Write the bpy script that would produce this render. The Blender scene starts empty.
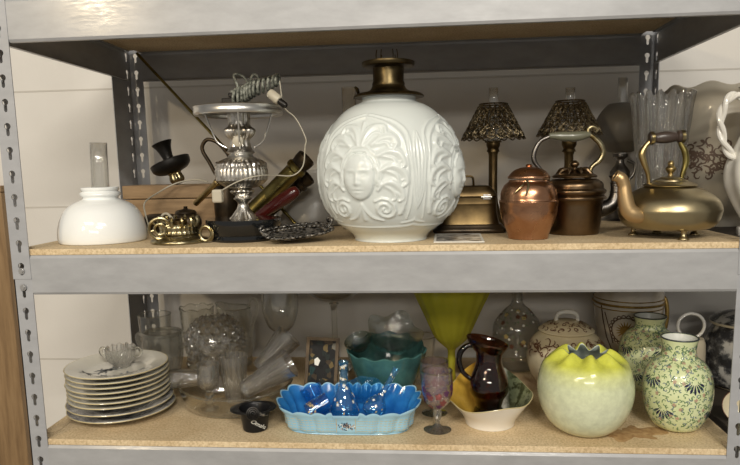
import bpy, bmesh, math, random
import numpy as np
from mathutils import Vector, Matrix, Quaternion
PI = math.pi
C = bpy.context.scene.collection
ZM, ZL, DZ = 1.25, 0.8323, 1.237     # tops of the two boards; height of the middle beam
W, D_, A_ = 1.42, 0.6288, 0.0392     # clear width, depth and post flange of the shelving
LIFT = .0006                         # paper-thin gap so that things rest on, not in, the boards
# measured outlines, metres: loc = foot on its shelf, prof = (radius, height), paths = (x, y, z)
D = {'dome': {'loc': (0.0868, 0.1504, 1.25),
          'prof': [(0.0943, 0.0), (0.0963, 0.0113), (0.0951, 0.0298), (0.0896, 0.0505), (0.0788, 0.0711), (0.0638, 0.0848), (0.0468, 0.0928), (0.0392, 0.0962), (0.0392, 0.1007), (0.0435, 0.1042),
                   (0.0434, 0.1098), (0.0392, 0.1132), (0.0413, 0.1166), (0.0413, 0.1223)],
          'tube': [(0.0137, 0, 0.2218)]},
 'burner': {'loc': (0.2854, 0.1022, 1.25),
            'prof': [(0.0595, 0.0), (0.0617, 0.0074), (0.0529, 0.014), (0.0462, 0.0207), (0.0461, 0.0361), (0.0482, 0.0581)],
            'ringl': [(-0.0227, 0, 0.0342)],
            'ringr': [(0.0645, 0, 0.0199)],
            'top': [(0.0041, 0, 0.0624)]},
 'sblack': {'loc': (0.1684, 0.42, 1.25), 'stem': [(0.0036, 0, 0.1211), (0.0034, 0, 0.1397), (-0.0131, 0, 0.181), (-0.0215, 0, 0.1996), (-0.0334, 0, 0.2262)]},
 'box': {'loc': (0.135, 0.4, 1.25), 'pts': [(-0.1034, 0, 0.1216), (-0.1075, 0, 0.0685), (0.1422, 0, 0.1223)]},
 'plinth': {'loc': (0.4175, 0.1494, 1.25), 'prof': [(0.0746, 0.0), (0.0768, 0.005), (0.0722, 0.0119), (0.0767, 0.0187), (0.0811, 0.03), (0.0833, 0.039), (0.0832, 0.0469)]},
 'lamp': {'loc': (0.4183, 0.1494, 1.2969),
          'prof': [(0.0313, 0.0), (0.0302, 0), (0.0204, 0.0123), (0.014, 0.0236), (0.0118, 0.0325), (0.0151, 0.0392), (0.0204, 0.0437), (0.0151, 0.0482), (0.0172, 0.0515), (0.0253, 0.0593),
                   (0.0236, 0.0638), (0.0193, 0.0664), (0.0365, 0.0704), (0.0536, 0.0826), (0.0578, 0.0948), (0.0566, 0.1102), (0.0534, 0.1223), (0.0426, 0.13), (0.0299, 0.1355), (0.0255, 0.141),
                   (0.0276, 0.1432), (0.032, 0.1465), (0.0276, 0.1508), (0.0234, 0.1585), (0.0212, 0.1716), (0.0276, 0.1803), (0.0328, 0.1911), (0.0307, 0.1976), (0.0244, 0.202), (0.0232, 0.2128),
                   (0.0245, 0.2257), (0.0245, 0.2386)],
          'ring': [(0.0004, 0, 0.2257), (0.0014, 0, 0.2472), (0.0967, 0, 0.2338)],
          'knob': [(0.0062, -0.035, 0.1689)],
          'armr': [(0.0307, 0, 0.1556), (0.0492, 0, 0.1682), (0.0616, 0, 0.1939), (0.0695, 0, 0.2217)],
          'arml': [(-0.0303, 0, 0.157), (-0.0477, 0, 0.1705), (-0.0576, 0, 0.1969), (-0.0741, 0, 0.2256)],
          'coil': [(-0.0179, 0, 0.2627), (0.0048, 0, 0.2685), (0.041, 0, 0.2802), (0.0726, 0, 0.2919), (0.0926, 0, 0.2955)],
          'loopa': [(-0.0133, 0, 0.2647), (0.006, 0, 0.294), (-0.002, 0, 0.3112), (0.0154, 0, 0.3022), (0.0279, 0, 0.2848)],
          'loopb': [(0.0275, 0, 0.2763), (0.0422, 0, 0.3056), (0.046, 0, 0.2927)],
          'cord': [(0.0926, 0, 0.2955), (0.1037, 0, 0.2421), (0.125, 0, 0.2202), (0.1375, 0, 0.2006), (0.1497, 0, 0.1701), (0.147, 0, 0.1551), (0.1411, 0, 0.1139), (0.1193, 0, 0.0935),
                   (0.0865, -0.02, 0.0945), (0.0591, -0.07, 0.0947), (0.0212, -0.075, 0.0851), (-0.0062, -0.072, 0.0728), (-0.0264, -0.065, 0.0624)],
          'plug': [(-0.036, -0.065, 0.0476)],
          'plugb': [(0.08, 0, 0.2599)]},
 'jug': {'loc': (0.3244, 0.34, 1.25),
         'handle': [(-0.0266, 0, 0.1436), (-0.0428, 0, 0.1766), (-0.0569, 0, 0.2018), (-0.057, 0, 0.2182), (-0.0448, 0, 0.2314), (-0.027, 0, 0.2284), (-0.0121, 0, 0.2182), (0.0048, 0, 0.1979),
                    (0.0165, 0, 0.1753)]},
 'rod': {'loc': (0.1749, 0.45, 1.25), 'pts': [(-0.1757, 0.12, 0.5072), (-0.0002, 0, 0.3408), (0.1375, -0.08, 0.2014)]},
 'tubeL': {'loc': (0.2852, 0.3, 1.25), 'pts': [(-0.0371, 0, 0.0722), (0.0399, 0, 0.1265)]},
 'tubeR': {'loc': (0.4773, 0.33, 1.25), 'pts': [(-0.0499, 0, 0.1039), (0.0569, 0, 0.1784)]},
 'tubeD': {'loc': (0.4677, 0.37, 1.25), 'pts': [(-0.0464, 0, 0.0666), (0.0527, 0, 0.1363)]},
 'red': {'loc': (0.4706, 0.27, 1.25), 'pts': [(-0.0535, 0, 0.0433), (0.0524, 0, 0.1067)]},
 'tray': {'loc': (0.5722, 0.06, 1.25), 'pts': [(-0.0897, 0, 0.0055), (-0.0109, -0.01, 0.0005), (0.0803, 0.06, 0.023), (-0.0192, 0.11, 0.0262)]},
 'bowlmilk': {'loc': (0.5185, 0.53, 1.25), 'prof': [(0.1074, 0.0), (0.113, 0.0049), (0.1128, 0.0247), (0.104, 0.0669), (0.0841, 0.1032), (0.0559, 0.1311), (0.0391, 0.1422), (0.0391, 0.1505)]},
 'globe': {'loc': (0.7502, 0.1219, 1.25),
           'prof': [(0.0783, 0.0), (0.0782, 0.006), (0.0868, 0.0167), (0.1061, 0.0306), (0.1275, 0.0531), (0.1422, 0.0807), (0.1503, 0.1145), (0.152, 0.1459), (0.1493, 0.1771), (0.1393, 0.2102),
                    (0.1218, 0.2409), (0.1004, 0.2655), (0.0802, 0.2797), (0.0612, 0.2878), (0.0569, 0.2939), (0.0569, 0.2989)],
           'face': [(-0.0517, 0, 0.1385)],
           'fit': [(-0.0187, 0, 0.301), (-0.0186, 0, 0.3092), (-0.0185, 0, 0.3154), (-0.0178, 0, 0.3541), (-0.0176, 0, 0.3663), (-0.0174, 0, 0.3765)]},
 'tubeG': {'loc': (0.6392, 0.36, 1.25), 'top': [(0.0007, 0, 0.3501)]},
 'chaf': {'loc': (0.9222, 0.25, 1.25),
          'pts': [(-0.1004, 0, -0.0015), (-0.1003, 0, 0.0174), (-0.0663, 0, 0.0217), (-0.0464, 0, 0.0775), (-0.0209, 0, 0.1072), (0.0708, 0, 0.1056), (0.074, 0, -0.0037), (0.0665, 0, 0.0757)],
          'handle': [(-0.014, 0, 0.1071), (-0.0117, 0, 0.1255), (-0.0003, 0, 0.1287), (0.0101, 0, 0.1251), (0.0124, 0, 0.1066)]},
 'lampA': {'loc': (0.9974, 0.4, 1.25),
           'prof': [(0.0564, 0.0), (0.0564, 0.0094), (0.041, 0.0223), (0.0205, 0.0351), (0.0153, 0.0529), (0.0115, 0.0758), (0.0114, 0.1791), (0.0164, 0.1865), (0.0139, 0.194), (0.0171, 0.2015),
                    (0.0171, 0.2089)],
           'shade': [(0.0045, 0, 0.2138), (0.0039, 0, 0.3048), (0.0037, 0, 0.3437)]},
 'lampB': {'loc': (1.1847, 0.4, 1.25),
           'prof': [(0.0559, 0.0), (0.0559, 0.0068), (0.0406, 0.0195), (0.0203, 0.0322), (0.0152, 0.0499), (0.0114, 0.0726), (0.0113, 0.1749), (0.0175, 0.1823), (0.0137, 0.1897), (0.018, 0.1995),
                    (0.018, 0.2143)],
           'shade': [(0.0043, 0, 0.2191), (0.0023, 0, 0.3067), (0.0064, 0, 0.3379)]},
 'coppot': {'loc': (1.0406, 0.1058, 1.25),
            'prof': [(0.0414, 0.0), (0.0434, 0.0106), (0.051, 0.0294), (0.0576, 0.0501), (0.0596, 0.0688), (0.0608, 0.0759), (0.0608, 0.078), (0.0587, 0.0811), (0.0574, 0.0954), (0.0512, 0.1098),
                     (0.0419, 0.118), (0.0409, 0.122)],
            'lid': [(-0.0037, 0, 0.1219), (-0.0038, 0, 0.1302), (-0.004, 0, 0.1405), (-0.004, 0, 0.1467), (-0.0041, 0, 0.1508)],
            'wa': [(-0.0099, 0, 0.1262), (-0.0157, 0, 0.093)],
            'wb': [(-0.0139, 0, 0.118), (-0.0364, 0, 0.0976)]},
 'copket': {'loc': (1.1526, 0.1916, 1.25),
            'prof': [(0.0538, 0.0), (0.0559, 0.0116), (0.0599, 0.0465), (0.062, 0.0724), (0.0673, 0.0757), (0.0672, 0.081), (0.0629, 0.0843), (0.0672, 0.0897), (0.0671, 0.0951), (0.0618, 0.0994),
                     (0.0617, 0.1069), (0.0574, 0.1134), (0.0467, 0.1198)],
            'lid': [(-0.0093, 0, 0.1224), (-0.0095, 0, 0.1311), (-0.0097, 0, 0.1399), (-0.0101, 0, 0.1573)],
            'hl': [(-0.0633, 0, 0.1191), (-0.0701, 0, 0.1367), (-0.0856, 0, 0.1567), (-0.0888, 0, 0.172), (-0.0839, 0, 0.1893), (-0.0733, 0, 0.2042), (-0.0563, 0, 0.2124)],
            'hr': [(0.0296, 0, 0.1151), (0.0324, 0, 0.1303), (0.0374, 0, 0.1454), (0.054, 0, 0.1602), (0.0599, 0, 0.1773), (0.053, 0, 0.1947), (0.0399, 0, 0.2079), (0.029, 0, 0.2167),
                   (0.0267, 0, 0.2253), (0.035, 0, 0.2315), (0.0457, 0, 0.227), (0.0459, 0, 0.2206)],
            'grip': [(-0.0563, 0, 0.2145), (0.0312, 0, 0.2156)],
            'spout': [(0.0507, 0, 0.051), (0.0699, 0, 0.0551), (0.0846, 0, 0.0659), (0.0905, 0, 0.0834), (0.0899, 0, 0.103), (0.0872, 0, 0.1205), (0.0826, 0, 0.1293)]},
 'smoky': {'loc': (1.3483, 0.53, 1.25),
           'prof': [(0.0568, 0.0), (0.0568, 0), (0.0361, 0.007), (0.0155, 0.0395), (0.0103, 0.0665), (0.0128, 0.0934), (0.0231, 0.1068), (0.0256, 0.1282), (0.0127, 0.1468), (0.0102, 0.1601),
                    (0.0191, 0.168), (0.0191, 0.176)],
           'ball': [(-0.0035, 0, 0.1602), (-0.0041, 0, 0.1787), (-0.0059, 0, 0.2341), (-0.008, 0, 0.2967), (-0.0084, 0, 0.3084), (-0.0105, 0, 0.3741)]},
 'flute': {'loc': (1.3744, 0.31, 1.25), 'prof': [(0.0424, 0.0), (0.0422, 0.0355), (0.0462, 0.0992), (0.0561, 0.2036), (0.0639, 0.2834), (0.0659, 0.3059)]},
 'brket': {'loc': (1.3255, 0.105, 1.268),
           'prof': [(0.0281, 0.0), (0.0525, 0), (0.0749, 0), (0.0917, 0.0121), (0.0989, 0.0327), (0.0988, 0.043), (0.0912, 0.0584), (0.0744, 0.0718), (0.0576, 0.081), (0.0464, 0.084)],
           'lid': [(0.0019, 0, 0.084), (0.0015, 0, 0.0921), (0.0011, 0, 0.1023), (0.0004, 0, 0.1186), (-0.0004, 0, 0.1347)],
           'spout': [(-0.0697, -0.055, 0.0297), (-0.0852, -0.055, 0.0319), (-0.0991, -0.055, 0.0441), (-0.1058, -0.055, 0.07), (-0.1084, -0.055, 0.0897), (-0.1147, -0.055, 0.1036),
                     (-0.1245, -0.055, 0.1097)],
           'hl': [(-0.0416, 0, 0.0786), (-0.0448, 0, 0.1093), (-0.0537, 0, 0.1339), (-0.0583, 0, 0.1521), (-0.051, 0, 0.1681), (-0.0397, 0, 0.1799)],
           'hr': [(0.0259, 0, 0.0774), (0.0227, 0, 0.1039), (0.0293, 0, 0.1321), (0.0263, 0, 0.1543), (0.0177, 0, 0.1705), (0.0151, 0, 0.1825)],
           'grip': [(-0.0457, 0, 0.183), (0.0209, 0, 0.1854)],
           'feet': [(-0.0156, -0.08, -0.0161), (0.0866, 0.03, -0.017), (-0.0681, 0.06, -0.0161)]},
 'pitcher': {'loc': (1.5734, 0.22, 1.237),
             'prof': [(0.0533, 0.0), (0.0532, 0.0165), (0.0443, 0.0254), (0.0662, 0.0674), (0.0834, 0.1113), (0.0831, 0.1547), (0.0609, 0.2085), (0.0476, 0.2511), (0.056, 0.3039), (0.0645, 0.3248)],
             'handle': [(-0.0575, 0, 0.2993), (-0.0786, 0, 0.3062), (-0.0965, 0, 0.2919), (-0.1053, 0, 0.2625), (-0.1037, 0, 0.2325), (-0.0959, 0, 0.2044), (-0.0819, 0, 0.1803), (-0.0644, 0, 0.1669),
                        (-0.0547, 0, 0.145)]},
 'jard': {'loc': (1.5777, 0.5, 1.237),
          'prof': [(0.0794, 0.0), (0.0792, 0.0243), (0.1105, 0.0638), (0.1255, 0.142), (0.127, 0.2447), (0.1212, 0.308), (0.1338, 0.3332), (0.1362, 0.3482)],
          'band': [(-0.0038, 0, 0.1369), (-0.0078, 0, 0.2143)]},
 'card': {'loc': (0.8978, 0.1, 1.25)},
 'plates': {'loc': (0.0825, 0.1762, 0.8323), 'prof': [(0.0879, 0.0)], 'rims': [(0.0012, 0, 0.0155), (-0.0015, 0, 0.1087)]},
 'nappy': {'loc': (0.0884, 0.19, 0.8323), 'pts': [(-0.002, 0, 0.1018), (0.0025, 0, 0.1594), (-0.0514, 0, 0.1468), (0.0367, 0, 0.1471)]},
 'tumblerB': {'loc': (0.0403, 0.5, 0.8323), 'prof': [(0.039, 0.0), (0.0468, 0.1627)]},
 'sugarglass': {'loc': (0.1399, 0.34, 0.8323), 'prof': [(0.0321, 0.0), (0.0374, 0.0211), (0.0479, 0.0763), (0.0477, 0.1174), (0.045, 0.1419)], 'kn': [(-0.0646, 0, 0.1337)]},
 'goblB': {'loc': (0.1568, 0.53, 0.8323), 'prof': [(0.0356, 0.0), (0.0355, 0.0237), (0.0089, 0.0355), (0.0089, 0.0533), (0.0412, 0.0827), (0.047, 0.1208), (0.0497, 0.1731)]},
 'pitchB': {'loc': (0.2648, 0.55, 0.8323),
            'prof': [(0.0434, 0.0), (0.0462, 0.028), (0.0575, 0.08), (0.0487, 0.1286), (0.0457, 0.1708)],
            'handle': [(0.0424, 0, 0.1707), (0.0466, 0, 0.1946), (0.0587, 0, 0.1991), (0.0669, 0, 0.1826), (0.0624, 0, 0.1496), (0.0488, 0, 0.1165), (0.0441, 0, 0.0801)]},
 'ball': {'loc': (0.2737, 0.33, 0.8323), 'prof': [(0.0264, 0.0)], 'c': [(0.0005, 0, 0.1286), (-0.0776, 0, 0.1284)]},
 'ovalbowl': {'loc': (0.3698, 0.2, 0.8323), 'pts': [(-0.1412, 0, 0.0361), (0.1522, 0, 0.0686), (0.0302, -0.09, 0.0533)]},
 'gobF': {'loc': (0.3017, 0.19, 0.8443),
          'prof': [(0.0243, 0.0), (0.0243, 0), (0.0097, 0), (0.0061, 0), (0.0097, 0.003), (0.0073, 0.0132), (0.0109, 0.0233), (0.0073, 0.0358), (0.0169, 0.0446), (0.0241, 0.0609), (0.0253, 0.0809),
                   (0.0252, 0.1083)]},
 'tumS': {'loc': (0.2317, 0.23, 0.8323), 'pts': [(-0.0411, 0, 0.0586), (0.0435, 0, 0.0644)]},
 'tumU': {'loc': (0.3551, 0.26, 0.8443), 'prof': [(0.0253, 0.0), (0.0326, 0.0637), (0.0362, 0.1155)]},
 'fanA': {'loc': (0.4246, 0.22, 0.8323), 'pts': [(-0.0464, 0, 0.0455), (0.0679, 0, 0.1044)]},
 'fanB': {'loc': (0.4033, 0.3, 0.8323), 'pts': [(-0.0311, 0, 0.0576), (0.0473, 0, 0.1188)]},
 'wine': {'loc': (0.4233, 0.45, 0.8323),
          'prof': [(0.0365, 0.0), (0.0365, 0), (0.0084, 0.0061), (0.007, 0.0583), (0.007, 0.1071), (0.0111, 0.1215), (0.0333, 0.1386), (0.0471, 0.1727), (0.0511, 0.2151), (0.0481, 0.2851)]},
 'comp': {'loc': (0.5664, 0.5, 0.8323),
          'prof': [(0.043, 0.0), (0.0429, 0.0144), (0.0114, 0.0351), (0.008, 0.1026), (0.0085, 0.181), (0.0141, 0.1926), (0.0508, 0.2098), (0.0732, 0.2299), (0.0842, 0.2613)]},
 'mosaic': {'loc': (0.5671, 0.23, 0.8323), 'pts': [(-0.0372, 0.05, 0.1608), (0.041, 0.05, 0.1465), (0.0344, 0, 0.0549), (-0.0423, 0, 0.0635)]},
 'teal': {'loc': (0.7237, 0.27, 0.8323), 'pts': [(0.0067, -0.085, 0.1164), (-0.0995, 0, 0.1381), (0.098, 0, 0.1385), (0.0442, 0.085, 0.1518)]},
 'fanbowl': {'loc': (0.732, 0.25, 0.8323), 'pts': [(0.0009, 0, 0.1988), (-0.0487, 0, 0.1514), (0.0483, 0, 0.119), (-0.0375, 0, 0.0985)]},
 'blue': {'loc': (0.6433, 0.13, 0.8323),
          'pts': [(-0.1549, 0, 0.0587), (0.1639, 0, 0.0616), (-0.0714, -0.09, -0.0003), (0.0913, -0.09, 0.0021), (-0.1226, -0.09, 0.0377), (0.1474, -0.09, 0.0432), (-0.0089, 0.1, 0.0667)]},
 'cruet': {'loc': (0.6384, 0.11, 0.8443), 'prof': [(0.0362, 0.0), (0.0361, 0.0106), (0.0327, 0.0342), (0.0202, 0.0623), (0.0112, 0.0833), (0.0094, 0.1019), (0.01, 0.132), (0.0123, 0.1389)]},
 'cruet2': {'loc': (0.7099, 0.12, 0.8443), 'pts': [(-0.0045, 0, 0.0146), (0.0513, 0, 0.1179)]},
 'bcup': {'loc': (0.5795, 0.11, 0.8443), 'pts': [(-0.0208, 0, 0.0239), (0.0259, 0, 0.0574)]},
 'btray': {'loc': (0.6807, 0.18, 0.8443), 'pts': [(0.001, 0, 0.113), (-0.0357, 0, 0.0545), (0.0585, 0, 0.0552)]},
 'gobP': {'loc': (0.8475, 0.0834, 0.8323),
          'prof': [(0.0303, 0.0), (0.0302, 0), (0.0135, 0.0057), (0.0067, 0.0126), (0.0056, 0.0195), (0.009, 0.0287), (0.0094, 0.0378), (0.0062, 0.0458), (0.0156, 0.0515), (0.0278, 0.0652),
                   (0.0333, 0.0902), (0.0341, 0.1127), (0.0327, 0.133)]},
 'gobQ': {'loc': (0.8425, 0.1812, 0.8323),
          'prof': [(0.0299, 0.0), (0.0299, 0), (0.0132, 0.0042), (0.0071, 0.0115), (0.0057, 0.0189), (0.0091, 0.0262), (0.0095, 0.0335), (0.0064, 0.0408), (0.0155, 0.0457), (0.0273, 0.0578),
                   (0.0325, 0.082), (0.0332, 0.1061), (0.0321, 0.1253)]},
 'tumV': {'loc': (0.8358, 0.27, 0.8323), 'prof': [(0.0273, 0.0), (0.0296, 0.0495), (0.0392, 0.1259)]},
 'wbowl': {'loc': (0.9675, 0.1234, 0.8323), 'prof': [(0.0606, 0.0), (0.0605, 0), (0.076, 0.0258), (0.0936, 0.0538), (0.1001, 0.0746)], 'amb': [(-0.0644, 0, 0.0648)]},
 'jugA': {'loc': (0.9641, 0.1134, 0.8443),
          'prof': [(0.038, 0.0), (0.0379, 0.0223), (0.0294, 0.0316), (0.0336, 0.0408), (0.042, 0.0547), (0.0441, 0.0685), (0.0408, 0.0891), (0.0314, 0.1142), (0.0281, 0.1324), (0.0312, 0.1505),
                   (0.0395, 0.1641), (0.0436, 0.1731)],
          'handle': [(-0.0311, 0, 0.1617), (-0.0485, 0, 0.1617), (-0.0637, 0, 0.1458), (-0.0659, 0, 0.123), (-0.0572, 0, 0.1002), (-0.0375, 0, 0.082)],
          'lip': [(-0.0506, 0, 0.182), (0.0402, 0, 0.1619)]},
 'yellow': {'loc': (0.8899, 0.36, 0.8323),
            'prof': [(0.0435, 0.0), (0.0409, 0.0248), (0.0127, 0.0464), (0.0102, 0.0733), (0.0102, 0.1), (0.0228, 0.1134), (0.043, 0.1346), (0.0605, 0.1716), (0.0779, 0.2111), (0.0927, 0.2424),
                     (0.105, 0.271), (0.1123, 0.2917)]},
 'painted': {'loc': (1.0814, 0.535, 0.8323),
             'prof': [(0.0424, 0.0), (0.0531, 0), (0.066, 0.05), (0.0684, 0.0937), (0.0631, 0.1315), (0.0366, 0.1661), (0.017, 0.1862), (0.0156, 0.2234), (0.0208, 0.2518)]},
 'sugar': {'loc': (1.1817, 0.3703, 0.8323),
           'prof': [(0.0588, 0.0), (0.0636, 0), (0.083, 0.0286), (0.0961, 0.066), (0.0971, 0.0926), (0.0896, 0.1216), (0.0725, 0.14), (0.0627, 0.1479)],
           'lid': [(0.0018, 0, 0.1479), (0.0016, 0, 0.1584), (0.0012, 0, 0.1741), (0.0008, 0, 0.195)],
           'kn': [(-0.0261, 0, 0.1637), (-0.024, 0, 0.1846), (-0.0117, 0, 0.1937), (0.0132, 0, 0.1936), (0.0259, 0, 0.1845), (0.0289, 0, 0.1636)]},
 'rose': {'loc': (1.1645, 0.0971, 0.8323),
          'prof': [(0.0308, 0.0), (0.0493, 0), (0.0759, 0.0203), (0.0939, 0.0542), (0.1004, 0.0925), (0.0964, 0.1237), (0.085, 0.1459), (0.0687, 0.1636), (0.0524, 0.1724), (0.0404, 0.1746)]},
 'wgjug': {'loc': (1.3794, 0.52, 0.8323),
           'prof': [(0.0513, 0.0), (0.0566, 0), (0.0716, 0.0551), (0.0838, 0.1263), (0.091, 0.1967), (0.0856, 0.2525)],
           'med': [(-0.0284, 0, 0.1292)],
           'handle': [(0.0632, 0, 0.1122), (0.0695, 0, 0.1545), (0.068, 0, 0.1909), (0.0619, 0, 0.2104)]},
 'vaseF': {'loc': (1.3636, 0.1161, 0.8323),
           'prof': [(0.0318, 0.0), (0.0475, 0.0081), (0.0632, 0.0373), (0.0698, 0.0686), (0.0706, 0.0953), (0.0655, 0.124), (0.0527, 0.145), (0.038, 0.157), (0.0337, 0.1702), (0.0342, 0.1832),
                    (0.0379, 0.1985)]},
 'vaseB': {'loc': (1.3825, 0.355, 0.8323),
           'prof': [(0.0323, 0.0), (0.0484, 0.0187), (0.0644, 0.0469), (0.0712, 0.0774), (0.071, 0.1053), (0.0662, 0.128), (0.0524, 0.1481), (0.0388, 0.1581), (0.0346, 0.1669), (0.035, 0.1757),
                    (0.0386, 0.1893)]},
 'ringjug': {'loc': (1.5155, 0.43, 0.8323), 'prof': [(0.0264, 0.0), (0.0342, 0.0273), (0.034, 0.095), (0.0287, 0.1138)], 'ring': [(-0.0031, 0, 0.146)]},
 'transf': {'loc': (1.6475, 0.45, 0.8123),
            'prof': [(0.0573, 0.0), (0.0788, 0.0135), (0.0904, 0.053), (0.0924, 0.0923), (0.0826, 0.1312), (0.0683, 0.1596), (0.0659, 0.1699)],
            'lid': [(-0.0144, 0, 0.177), (-0.0156, 0, 0.1984), (-0.0165, 0, 0.2144)]},
 'platR': {'loc': (1.5308, 0.2, 0.8123), 'pts': [(-0.0349, 0, 0.0503), (-0.0019, 0, 0.0838), (0.0016, 0, 0.0221)]},
 'hat': {'loc': (0.4426, 0.0883, 0.8323),
         'prof': [(0.0316, 0.0), (0.0338, 0.0054), (0.0382, 0.0266), (0.0404, 0.0431), (0.0426, 0.0571)],
         'pts': [(-0.0547, 0, 0.0566), (0.046, 0, 0.0576)],
         'rose': [(0.0091, -0.045, 0.065)]}}

# ------------------------------------------------------------------ materials
MATS = {}
def _mat(name):
    m = bpy.data.materials.new(name); m.use_nodes = True
    nt = m.node_tree
    for n in list(nt.nodes): nt.nodes.remove(n)
    out = nt.nodes.new('ShaderNodeOutputMaterial')
    MATS[name] = m
    return m, nt, out
def _ramp(nt, fac, stops, interp='LINEAR'):
    r = nt.nodes.new('ShaderNodeValToRGB'); e = r.color_ramp.elements
    r.color_ramp.interpolation = interp
    while len(e) > 1: e.remove(e[-1])
    e[0].position, e[0].color = stops[0][0], (*stops[0][1], 1)
    for p, c in stops[1:]:
        x = e.new(p); x.color = (*c, 1)
    nt.links.new(fac, r.inputs[0]); return r.outputs[0]
def _noise(nt, scale, detail=4, rough=.6, stretch=None):
    tc = nt.nodes.new('ShaderNodeTexCoord'); n = nt.nodes.new('ShaderNodeTexNoise')
    n.inputs['Scale'].default_value = scale; n.inputs['Detail'].default_value = detail; n.inputs['Roughness'].default_value = rough
    if stretch:
        mp = nt.nodes.new('ShaderNodeMapping'); mp.inputs['Scale'].default_value = stretch
        nt.links.new(tc.outputs['Object'], mp.inputs[0]); nt.links.new(mp.outputs[0], n.inputs['Vector'])
    else: nt.links.new(tc.outputs['Object'], n.inputs['Vector'])
    return n.outputs[0]
def _voro(nt, scale, out='Distance', feature='F1'):
    tc = nt.nodes.new('ShaderNodeTexCoord'); n = nt.nodes.new('ShaderNodeTexVoronoi'); n.feature = feature
    n.inputs['Scale'].default_value = scale
    nt.links.new(tc.outputs['Object'], n.inputs['Vector']); return n.outputs[out]
def pbr(name, col, rough=.4, metal=0, coat=0, var=None, scale=40, detail=4, bump=0, bscale=None, spec=.5, stretch=None, trans=0, ior=1.45, sss=0, rvar=None):
    """principled material; var = list of (position, colour) driven by noise"""
    m, nt, out = _mat(name)
    b = nt.nodes.new('ShaderNodeBsdfPrincipled'); nt.links.new(b.outputs[0], out.inputs[0])
    b.inputs['Base Color'].default_value = (*col, 1); b.inputs['Roughness'].default_value = rough
    b.inputs['Metallic'].default_value = metal; b.inputs['Coat Weight'].default_value = coat; b.inputs['Coat Roughness'].default_value = .06
    b.inputs['Specular IOR Level'].default_value = spec; b.inputs['Transmission Weight'].default_value = trans; b.inputs['IOR'].default_value = ior
    if sss:
        b.inputs['Subsurface Weight'].default_value = sss; b.inputs['Subsurface Radius'].default_value = (.02, .02, .02); b.inputs['Subsurface Scale'].default_value = .4
    if var or bump or rvar: nz = _noise(nt, scale, detail, stretch=stretch)
    if var: nt.links.new(_ramp(nt, nz, var), b.inputs['Base Color'])
    if rvar: nt.links.new(_ramp(nt, nz, [(.3, (rvar[0],)*3), (.7, (rvar[1],)*3)]), b.inputs['Roughness'])
    if bump:
        nb = _noise(nt, bscale, 3) if bscale else nz
        bp = nt.nodes.new('ShaderNodeBump'); bp.inputs['Strength'].default_value = bump; bp.inputs['Distance'].default_value = .002
        nt.links.new(nb, bp.inputs['Height']); nt.links.new(bp.outputs[0], b.inputs['Normal'])
    return m
def glass(name, tint=(.97, .98, .96), refl=1.0, rough=.04, body=0.0, bodycol=(.8, .8, .78), refr=0.0, bump=0, bscale=120, edge=.42, ior=1.12):
    """glass wall: tinted see-through + fresnel reflection, a share of true refraction (cut glass) and of diffuse body (frosted, enamelled)"""
    m, nt, out = _mat(name)
    tr = nt.nodes.new('ShaderNodeBsdfTransparent'); tr.inputs[0].default_value = (*tint, 1)
    gl = nt.nodes.new('ShaderNodeBsdfGlossy'); gl.inputs['Roughness'].default_value = rough; gl.inputs[0].default_value = (.95, .95, .95, 1)
    fr = nt.nodes.new('ShaderNodeLayerWeight'); fr.inputs['Blend'].default_value = .5
    pw = nt.nodes.new('ShaderNodeMath'); pw.operation = 'POWER'; pw.inputs[1].default_value = 4.0
    ml = nt.nodes.new('ShaderNodeMath'); ml.operation = 'MULTIPLY_ADD'; ml.inputs[1].default_value = .62*refl; ml.inputs[2].default_value = .045*refl; ml.use_clamp = True
    nt.links.new(fr.outputs['Facing'], pw.inputs[0]); nt.links.new(pw.outputs[0], ml.inputs[0])
    ed = nt.nodes.new('ShaderNodeMath'); ed.operation = 'POWER'; ed.inputs[1].default_value = 5.0; nt.links.new(fr.outputs['Facing'], ed.inputs[0])
    tm = nt.nodes.new('ShaderNodeMix'); tm.data_type = 'RGBA'; nt.links.new(ed.outputs[0], tm.inputs[0])
    tm.inputs[6].default_value = (*tint, 1); tm.inputs[7].default_value = (*[edge*c for c in tint], 1); nt.links.new(tm.outputs[2], tr.inputs[0])
    cur = tr.outputs[0]
    def mix(a, b, f):
        x = nt.nodes.new('ShaderNodeMixShader'); x.inputs[0].default_value = f if not hasattr(f, 'links') else 0
        if hasattr(f, 'links'): nt.links.new(f, x.inputs[0])
        nt.links.new(a, x.inputs[1]); nt.links.new(b, x.inputs[2]); return x.outputs[0]
    nrm = None
    if bump:
        bp = nt.nodes.new('ShaderNodeBump'); bp.inputs['Strength'].default_value = bump; bp.inputs['Distance'].default_value = .004
        nt.links.new(_noise(nt, bscale, 2), bp.inputs['Height']); nrm = bp.outputs[0]
        nt.links.new(nrm, gl.inputs['Normal']); nt.links.new(nrm, fr.inputs['Normal'])
    if refr:
        rf = nt.nodes.new('ShaderNodeBsdfGlass'); rf.inputs['Roughness'].default_value = .0; rf.inputs['IOR'].default_value = ior; rf.inputs[0].default_value = (*tint, 1)
        if nrm: nt.links.new(nrm, rf.inputs['Normal'])
        cur = mix(cur, rf.outputs[0], refr)
    if body:
        df = nt.nodes.new('ShaderNodeBsdfDiffuse'); df.inputs[0].default_value = (*bodycol, 1)
        tl = nt.nodes.new('ShaderNodeBsdfTranslucent'); tl.inputs[0].default_value = (*bodycol, 1)
        cur = mix(cur, mix(df.outputs[0], tl.outputs[0], .4), body)
    cur = mix(cur, gl.outputs[0], ml.outputs[0])
    nt.links.new(cur, out.inputs[0]); return m

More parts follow.
